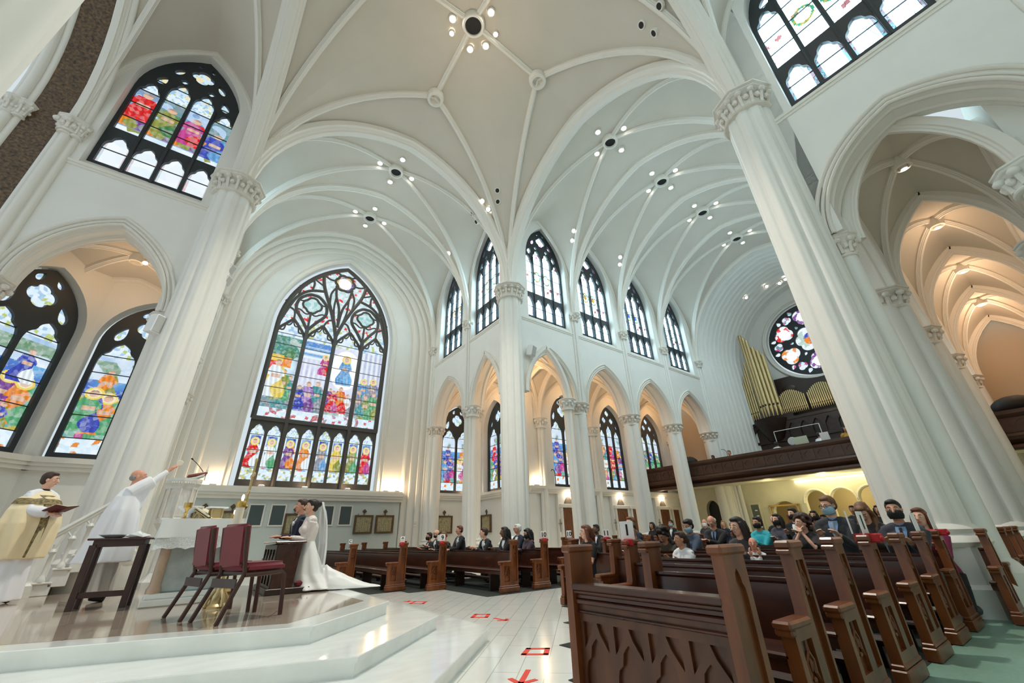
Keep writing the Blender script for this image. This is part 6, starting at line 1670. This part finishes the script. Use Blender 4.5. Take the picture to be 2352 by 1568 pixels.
# groom side guests in the transept pews
G1 = 'groomsmen and guests in the transept pews'
person('person', 'dark haired man in a black suit with a dark mask, farthest along the transept pew', (-3.1, 1.75, 1.43), FWD, SUIT, 't', ('short', 'dark'), lean=.2, hands=REST, mask=MASKK, shirt=SHIRT, tie=SUIT)
person('person', 'balding bearded man with glasses in black suit kneeling at the transept pew', (-3.1, 1.1, 1.52), FWD, SUIT, 'f', ('fringe', 'dark'), lean=.2, hands=REST, shirt=SHIRT, beard='dark', glasses=True, flower=True)
person('person', 'short haired man in dark suit bowing his head in the transept pew', (-3.2, .25, 1.42), FWD, GREYSUIT, 'f', ('short', 'light'), lean=.4, hpitch=.7, hands=CLASP, shirt=SHIRT, tie=SUIT)
person('person', 'man in black suit, striped tie and white boutonniere kneeling upright at the pew', (-3.15, -.8, 1.6), FWD, SUIT, 'r', ('short', 'auburn'), lean=.12, hyaw=-.2, hands=[(.36, .06, -.5), (.36, -.04, -.5)], shirt=SHIRT, tie=GREYSUIT, flower=True, vox=.012)
person('person', 'brown haired man in black suit leaning on the pew in profile', (-3.2, -2.5, 1.48), FWD, SUIT, 'f', ('short', 'brown'), lean=.35, hyaw=-.55, hands=REST, shirt=SHIRT, tie=SHIRT, flower=True, vox=.012)
person('person', 'woman with long black hair and brown skin in dark jacket at the pew end', (-3.15, -3.6, 1.47), FWD, BLKTOP, 'd', ('bob', 'black'), lean=.25, hyaw=-.4, hands=CLASP, female=True, vox=.012, shirt=SHIRT)
person('person', 'white haired man in navy suit and dark glasses behind the dark haired woman', (-2.0, -2.75, 1.57), FWD, NAVY, 'r', ('short', 'white'), lean=.15, hyaw=-.4, hands=REST, shirt=SHIRT, glasses=True)
person('person', 'woman in a dark purple jacket with black hair, hands clasped beside the number ten card', (-2.05, -3.35, 1.42), FWD, cloth('plum_jacket', 70, 56, 70), 't', ('bob', 'black'), lean=.15, hyaw=-.3, hpitch=.25, hands=CLASP, female=True, mask=MASKK)
# south block
person('person', 'woman with auburn hair in a black short sleeved top resting bare forearms on the pew', (-3.74, -7.62, 1.39), FWD, BLKTOP, 'f', ('bob', 'auburn'), lean=.18, hyaw=-.5, hands=[(.3, .14, -.4), (.3, -.14, -.4)], female=True, sleeves='short', vox=.012)
person('person', 'bearded man with brown skin in dark suit beyond the small number card', (.5, -4.0, 1.5), FWD, SUIT, 'd', ('short', 'black'), pose='sit', hands=REST, shirt=SHIRT, beard='black')
person('person', 'woman with dark pinned up hair looking down beside the large number 1 card', (-3.15, -8.45, 1.4), FWD, GREYSUIT, 't', ('up', 'dark'), lean=.15, hyaw=.5, hpitch=.3, hands=REST, female=True, vox=.012)
person('person', 'light haired man in navy mostly hidden behind the woman with pinned up hair', (-2.1, -7.6, 1.57), FWD, NAVY, 'f', ('short', 'light'), lean=.1, hands=REST, shirt=SHIRT)
person('person', 'girl in a white t-shirt with hair pulled back, leaning on the pew in profile', (-4.36, -10.37, 1.24), FWD, SHIRT, 't', ('pony', 'brown'), lean=.1, hyaw=-.5, size=.78, hands=[(.26, .08, -.32), (.3, -.1, -.3)], female=True, sleeves='short', vox=.012, bottom=NAVY)
person('person', 'curly dark haired woman in a patterned top bowing low at the pew', (-2.35, -8.65, 1.29), FWD, cloth('olive_print', 74, 64, 50), 't', ('curly', 'dark'), lean=.55, hpitch=.7, hands=CLASP, female=True)
person('person', 'heavy bald man in black suit and blue tie with bowed head', (.1, -8.5, 1.56), FWD, SUIT, 'r', ('fringe', 'white'), lean=.3, hpitch=.65, hands=CLASP, shirt=BLUESH, tie=NAVY, shoulders=1.25)
person('person', 'woman with long dark hair holding a baby at the pew', (-3.52, -10.95, 1.4), FWD, cloth('charcoal_cardigan', 58, 54, 58), 'f', ('long', 'dark'), lean=.15, hyaw=-.3, hpitch=.1, hands=[(.2, .1, -.3), (.22, -.02, -.36)], female=True, vox=.011)
person('person', 'baby held against the long haired woman, looking over the pew', (-3.62, -11.18, 1.15), FWD+.4, SHIRT, 'r', ('fringe', 'light'), pose='sit', lean=.05, size=.62, hands=[(.12, .08, -.22), (.12, -.08, -.22)], vox=.012)
person('person', 'man in a bright turquoise shirt with black mask', (1.2, -9.15, 1.5), FWD, cloth('turquoise_shirt', 36, 170, 186, .7), 't', ('short', 'dark'), lean=.1, hyaw=-.3, hands=CLASP, mask=MASKK)
person('person', 'long haired woman in a dark mask behind the man in turquoise', (1.7, -9.45, 1.56), FWD, cloth('slate_blouse', 70, 70, 84), 'f', ('long', 'dark'), lean=.1, hyaw=-.3, hands=CLASP, mask=MASKK, female=True)
person('person', 'woman in a royal blue dress and black mask beside the man in turquoise', (2.7, -9.1, 1.36), FWD, cloth('royal_blue_dress', 36, 44, 120, .7), 't', ('up', 'dark'), lean=.1, hyaw=-.2, hands=CLASP, mask=MASKK, female=True, sleeves='half')
person('person', 'woman with long wavy brown hair praying with hands at her mouth', (-.85, -10.95, 1.44), FWD, cloth('dark_lace_top', 44, 40, 46), 'f', ('curly', 'brown'), lean=.18, hyaw=-.55, hands=[(.17, .03, -.15), (.17, -.02, -.15)], female=True, sleeves='half', vox=.0115, pole=(.5, .5, -1))
person('person', 'tall man in charcoal suit, glasses and pale blue mask, patterned tie', (-2.4, -12.0, 1.68), FWD, GREYSUIT, 'f', ('short', 'light'), lean=.08, hyaw=-.35, hpitch=.2, hands=REST, mask=MASKB, glasses=True, shirt=BLUESH, tie=cloth('silver_tie', 150, 156, 166), shoulders=1.15, vox=.0115)
person('person', 'woman with brown hair bowing deeply behind the red ribbon card', (-1.5, -12.2, 1.58), FWD, cloth('brown_jacket', 62, 52, 52), 'f', ('long', 'light'), lean=.45, hpitch=.75, hands=CLASP, female=True, vox=.0115)
person('person', 'man in dark grey suit with black mask and short black hair near the tall pier', (-2.2, -12.78, 1.565), FWD, cloth('slate_suit', 54, 56, 66), 't', ('short', 'black'), lean=.1, hyaw=.1, hands=REST, mask=MASKK, shirt=BLUESH, tie=SUIT, vox=.0115, shoulders=1.1)
person('person', 'woman in a magenta top with auburn hair beside the tall pier', (-1.0, -12.82, 1.46), FWD, cloth('magenta_top', 130, 34, 78), 'f', ('long', 'auburn'), lean=.1, hyaw=-.1, hands=REST, female=True, bottom=BLKTOP)
person('person', 'dark haired man in a dark mask and jacket behind the praying woman', (1.75, -9.85, 1.68), FWD, SUIT, 'f', ('short', 'dark'), lean=.08, hyaw=-.3, hands=REST, mask=MASKK, shirt=SHIRT)
person('person', 'woman standing back with hands clasped at her chest, dark hair', (4.75, -9.3, 1.68), FWD, cloth('mauve_top', 92, 72, 80), 't', ('long', 'black'), lean=.05, hands=[(.2, .03, -.28), (.2, -.03, -.28)], female=True, mask=MASKK)
person('person', 'man with dark hair standing far back before the lit narthex arches', (8.9, -9.2, 1.9), FWD, GREYSUIT, 't', ('short', 'dark'), pose='stand', lean=.05)
person('person', 'woman with dark hair far back beside the tall pier', (7.0, -10.4, 1.8), FWD, BLKTOP, 't', ('long', 'dark'), lean=.05, female=True, pose='stand')
person('person', 'man in a pale blue mask and dark suit, far back by the oak doors', (6.5, -3.0, 1.68), FWD, SUIT, 't', ('short', 'dark'), lean=.05, mask=MASKB, shirt=SHIRT, pose='sit')
person('person', 'man in black mask and dark suit beside the last nave column', (2.3, -6.75-.5, 1.6), FWD, SUIT, 'f', ('short', 'black'), lean=.05, mask=MASKK, shirt=SHIRT, pose='sit')
person('person', 'bald man in a white mask behind the heavy bald man', (6.6, -7.3+2.75, 1.64), FWD, GREYSUIT, 'r', ('fringe', 'grey'), lean=.05, mask=MASKW, pose='sit')
person('person', 'blond woman behind the heavy bald man', (4.1, -7.2, 1.6), FWD, NAVY, 'r', ('bob', 'blond'), lean=.1, female=True, pose='sit')
person('person', 'woman in denim jacket and blue mask, head bowed', (-1.35, -8.7, 1.46), FWD, cloth('denim', 72, 86, 108), 't', ('up', 'black'), lean=.2, hyaw=-.2, hpitch=.3, hands=CLASP, mask=MASKB, female=True)
person('person', 'ruddy bald man farther back behind the blond woman', (6.6, -7.3, 1.64), FWD, SUIT, 'r', ('fringe', 'grey'), lean=.05, pose='sit')
person('person', 'dark haired woman far back beside the second oak confessional', (5.5, -2.7, 1.6), FWD, BLKTOP, 't', ('bob', 'black'), lean=.05, female=True, pose='sit')
for i, (x, y, l, h, c, f) in enumerate(((9.8, -3.2, 'man in a grey jacket seated far back near the third oak doors', 'short', GREYSUIT, 0), (8.8, -4.2, 'woman with light hair seated far back in the north pews', 'bob', NAVY, 1), (9.9, -7.6, 'man in black seated far back on the centre aisle', 'short', SUIT, 0), (8.8, -8.0, 'woman in plum seated far back in the south pews', 'long', cloth('plum', 80, 50, 70), 1), (6.7, -8.9, 'man in blue shirt seated far back before the brass doorway', 'short', BLUESH, 0), (11.0, -8.8, 'man in charcoal seated in the last rows before the arches', 'short', GREYSUIT, 0))):
    person('person', l, (x, y, 1.6), FWD, c, 'tfrfdt'[i], (h, ('dark', 'blond', 'brown', 'dark', 'black', 'grey')[i]), lean=.05, female=bool(f), pose='sit', mask=(MASKB, None, MASKK, MASKW, None, MASKB)[i])
# choir gallery figures
person('person', 'organist in white shirt seen from behind in the gallery', (16.0, -4.75, 5.85), 0, SHIRT, 'd', ('short', 'black'), floor=4.35, pose='stand', lean=.3, hands=CLASP)
person('person', 'man in white shirt by the music stands in the gallery', (16.0, -7.0, 5.95), 0, SHIRT, 't', ('short', 'dark'), floor=4.35, pose='stand', lean=.15, hands=CLASP)
person('person', 'woman with red face turned over the gallery rail, farther from the organ', (15.4, -1.05, 5.6), FWD, BLKTOP, 'd', ('short', 'dark'), floor=4.35, pose='sit')
person('person', 'singer with ruddy face above the gallery rail by the microphone', (15.4, -2.15, 5.72), FWD, cloth('rose_top', 150, 60, 70), 'r', ('short', 'auburn'), floor=4.35, pose='sit')
person('person', 'woman in a mustard top with long dark hair in the gallery beside the tall pier', (15.6, -8.3, 5.95), FWD+.8, cloth('mustard', 190, 150, 60), 't', ('long', 'black'), floor=4.35, pose='sit', female=True)
# ------------------------------------------------------------------ bride, groom and the two priests
WSATIN = mat('white_satin', srgb(242, 242, 240), .45, sheen=.3); WLACE = mat('bridal_lace', srgb(238, 228, 222), .75, var=.12, scale=50)
def robe(k, rings, n=72, folds=9, seed=0):
    """fluted cloth tube from rings of (centre, rx, ry, fold depth)"""
    R = []
    for c, rx, ry, fd in rings:
        ring = []
        for i in range(n):
            a = 2*pi*i/n; f = 1+fd*(sin(folds*a+seed)+.5*sin((folds*2-3)*a+seed*2.3)+.35*sin(5*a-seed))
            ring.append(Vector(c)+Vector((rx*f*cos(a), ry*f*sin(a), 0)))
        R.append(ring)
    k.loft(R)
BF = FWD+.1
t, hc, arms, at, HM = person('person', 'bride in a white lace gown with long train and veil kneeling at the dark kneeler', (-9.02, -4.88, 2.02), BF, WLACE, 'f', ('up', 'dark'), lean=.05, hyaw=-.05, hpitch=-.03, hands=[(.25, .04, -.47), (.25, -.05, -.47)], female=True, vox=.009, floor=PZ, legs_on=False)
sh = at(1.0); hp = at(0)
k = MB()
robe(k, [(at(.36), .1, .135, .0), (at(.12), .14, .185, .012), ((hp.x-.02, 0, hp.z-.1), .2, .22, .03), ((hp.x-.06, 0, hp.z-.3), .26, .25, .05), ((hp.x-.14, .0, max(.12, hp.z-.5)), .34, .3, .07), ((hp.x-.2, .02, .02), .42, .36, .08)], folds=8)
# train spreading behind along the marble
TR = []
for i in range(9):
    f = i/8; c = Vector((hp.x-.3-.78*f, .0+.5*f, 0)); w_ = .36-.2*f**2; h_ = .34*(1-f)**1.5+.02
    TR.append([c+Vector((0, w_*cos(a), .012+max(0, sin(a))*h_*(1+.12*sin(7*a+i)))) for a in [2*pi*j/28 for j in range(28)]])
k.loft(TR); remesh(k.build('gown_skirt', WSATIN, t), .014, 5)
VEIL = bpy.data.materials.new('veil_tulle'); VEIL.use_nodes = True; b_ = VEIL.node_tree.nodes['Principled BSDF']
b_.inputs['Base Color'].default_value = (.93, .95, .96, 1); b_.inputs['Alpha'].default_value = .55; b_.inputs['Roughness'].default_value = .8
k = MB(); rings = []
for i in range(14):
    f = i/13; z = hc.z+.09-1.02*f; back = -.1-.1*sin(f*1.9)-.04*f; wd = .05+.14*min(1, f*3)
    rings.append([Vector((back-.05*cos(u)*(1 if f > .1 else .6)+.018*sin(u*7+f*3), wd*sin(u), z)) for u in [-1.5+3.0*j/20 for j in range(21)]])
k.loft(rings, False, False, False); k.build('veil', VEIL, t, smooth=80)
k = MB(); k.sphere(tuple(HM @ Vector((-.11, 0, .06))), .06, 10, 8); remesh(k.build('hair_bun', HAIR['dark'], t), .01, 3)
t, hc, arms, at, HM = person('person', 'groom in a dark navy suit with a white boutonniere kneeling beside the bride', (-9.06, -4.05, 2.09), FWD+.05, NAVY, 'r', ('short', 'brown'), lean=.05, hands=[(.27, .05, -.5), (.27, -.05, -.5)], vox=.01, floor=PZ, shirt=SHIRT, tie=SUIT, flower=True)

CHAS = mat('cream_chasuble', srgb(242, 224, 184), .7, var=.06, scale=5, sheen=.2); ALB = mat('white_alb', srgb(232, 234, 240), .75, var=.03, scale=4); WCHAS = mat('white_chasuble', srgb(240, 240, 244), .7, sheen=.2)
DAM = mat('gold_damask', srgb(160, 140, 88), .6, var=.75, scale=26, col2=srgb(70, 62, 44))
# priest in cream chasuble holding a book
PF = -.75
t, hc, arms, at, HM = person('person', 'young dark haired priest in a cream chasuble with gold band holding an open red book', (-13.5, -2.3, 2.63), PF, ALB, 'f', ('short', 'brown'), pose='stand', lean=.03, hyaw=.6, hpitch=.05, hands=[(.34, .05, -.52), (.34, -.05, -.52)], vox=.009, floor=PZ, pole=(-.2, .6, -1), legs_on=False)
S = at(1.0).z; cx_ = at(.5).x
k = MB(); robe(k, [((cx_, 0, S+.05), .07, .075, 0), ((cx_, 0, S-.0), .12, .17, .0), ((cx_+.01, 0, S-.08), .165, .27, .01), ((cx_+.03, 0, S-.25), .2, .345, .025), ((cx_+.05, 0, S-.45), .225, .37, .06), ((cx_+.04, 0, S-.7), .23, .36, .1), ((cx_+.03, 0, S-.95), .225, .33, .12)], folds=7, seed=1)
remesh(k.build('chasuble', CHAS, t), .012, 2)
k = MB(); rg = []
for z, x in ((S-.09, .175), (S-.25, .232), (S-.45, .282), (S-.7, .278), (S-.93, .262)):
    rg.append([Vector((cx_+x+dx, y, z)) for dx, y in ((0, -.055), (.008, 0), (0, .055), (-.02, .055), (-.02, -.055))])
k.loft(rg)
robe(k, [((cx_+.0, 0, S-.03), .142, .205, 0), ((cx_+.008, 0, S-.1), .178, .29, .008), ((cx_+.02, 0, S-.17), .196, .325, .014)], folds=6, seed=1)
k.build('gold_orphrey', DAM, t, smooth=50)
k = MB(); robe(k, [((cx_, 0, S-.85), .19, .23, .03), ((cx_, 0, S-1.1), .21, .25, .05), ((cx_, 0, .03), .25, .28, .07)], folds=9, seed=2)
remesh(k.build('alb', ALB, t), .013, 4)
for A, e, w, sgn in arms: k = MB(); k.tube([A.lerp(e, .7), e, e.lerp(w, .5), e.lerp(w, .95)], [.06, .075, .085, .07], 12); k.build('alb_sleeve', ALB, t, smooth=60)
k = MB(); k.tube([at(1.0)+Vector((.012, 0, .05)), at(1.0)+Vector((.014, 0, .075))], [.06, .058], 12); k.build('collar', BLACKM, t, smooth=60)
bk = thing('open_book', 'open red book held in the hands of the cream robed priest', 'book'); wmid = (arms[0][2]+arms[1][2])/2; bk.parent = None
bk.matrix_world = t.matrix_basis @ Matrix.Translation(wmid+Vector((.11, 0, .055))) @ Matrix.Rotation(-.35, 4, 'Y')
k = MB()
for q in (-1, 1): k.bbox(-.12, .12, min(q*.003, q*.17), max(q*.003, q*.17), -.012, .0, .004, Matrix.Rotation(q*.16, 4, 'X'))
k.build('cover', mat('dark_red_leather', srgb(92, 28, 34), .5), bk)
k = MB()
for q in (-1, 1): k.bbox(-.11, .11, min(q*.004, q*.16), max(q*.004, q*.16), .0, .014, .004, Matrix.Rotation(q*.16, 4, 'X'))
k.build('pages', mat('cream_pages', srgb(226, 216, 190), .8), bk)
# celebrant in white raising the host
t, hc, arms, at, HM = person('person', 'grey haired priest in a flowing white chasuble raising both arms over the altar', (-12.05, -3.55, 2.62), .12, WCHAS, 'r', ('fringe', 'grey'), pose='stand', lean=.02, hyaw=-.15, hpitch=-.15, hands=[(.47, .06, .24), (.47, -.06, .24)], vox=.009, floor=PZ, pole=(.2, .4, -1), beard=None, legs_on=False, extra={'curl': .6})
S = at(1.0).z; cx_ = at(.5).x
k = MB(); robe(k, [((cx_, 0, S+.055), .072, .076, 0), ((cx_, 0, S+.02), .11, .16, 0), ((cx_+.0, 0, S-.1), .17, .26, .01), ((cx_-.01, 0, S-.3), .21, .31, .05), ((cx_-.01, 0, S-.55), .24, .33, .09), ((cx_-.01, 0, S-.8), .27, .35, .12), ((cx_-.03, 0, S-1.02), .3, .37, .13)], folds=7, seed=.6)
for A, e, w, sgn in arms:
    k.tube([A+Vector((-.02, 0, -.03)), A.lerp(e, .5), e], [.1, .105, .1], 12)
    rg = []
    for p, drop in ((A+Vector((-.04, 0, -.02)), .62), (A.lerp(e, .5), .5), (e, .4), (e.lerp(w, .12), .3)):
        rg.append([p+Vector((0, .03, .0)), p+Vector((0, -.03, 0)), p+Vector((-.02, -.035, -drop)), p+Vector((-.02, .035, -drop))])
    k.loft(rg)
remesh(k.build('chasuble', WCHAS, t), .012, 2)
k = MB(); robe(k, [((cx_-.04, 0, S-.9), .19, .24, .03), ((cx_-.03, 0, S-1.15), .2, .25, .06), ((cx_-.02, 0, .12), .21, .26, .08)], folds=10, seed=3); remesh(k.build('alb', mat('grey_white_alb', srgb(206, 200, 194), .8), t), .013, 4)
h = thing('host', 'small round host lifted in the fingers of the white robed priest', 'host'); wmid = (arms[0][2]+arms[1][2])/2; dd = (arms[0][2]-arms[0][1]).normalized()
h.matrix_world = t.matrix_basis @ Matrix.Translation(wmid+dd*.19) @ Matrix.Rotation(pi/2, 4, 'X'); k = MB(); k.lathe([(.045, -.004), (.05, 0), (.045, .004)], 16); k.build('wafer', mat('wafer', srgb(236, 226, 206), .7), h)
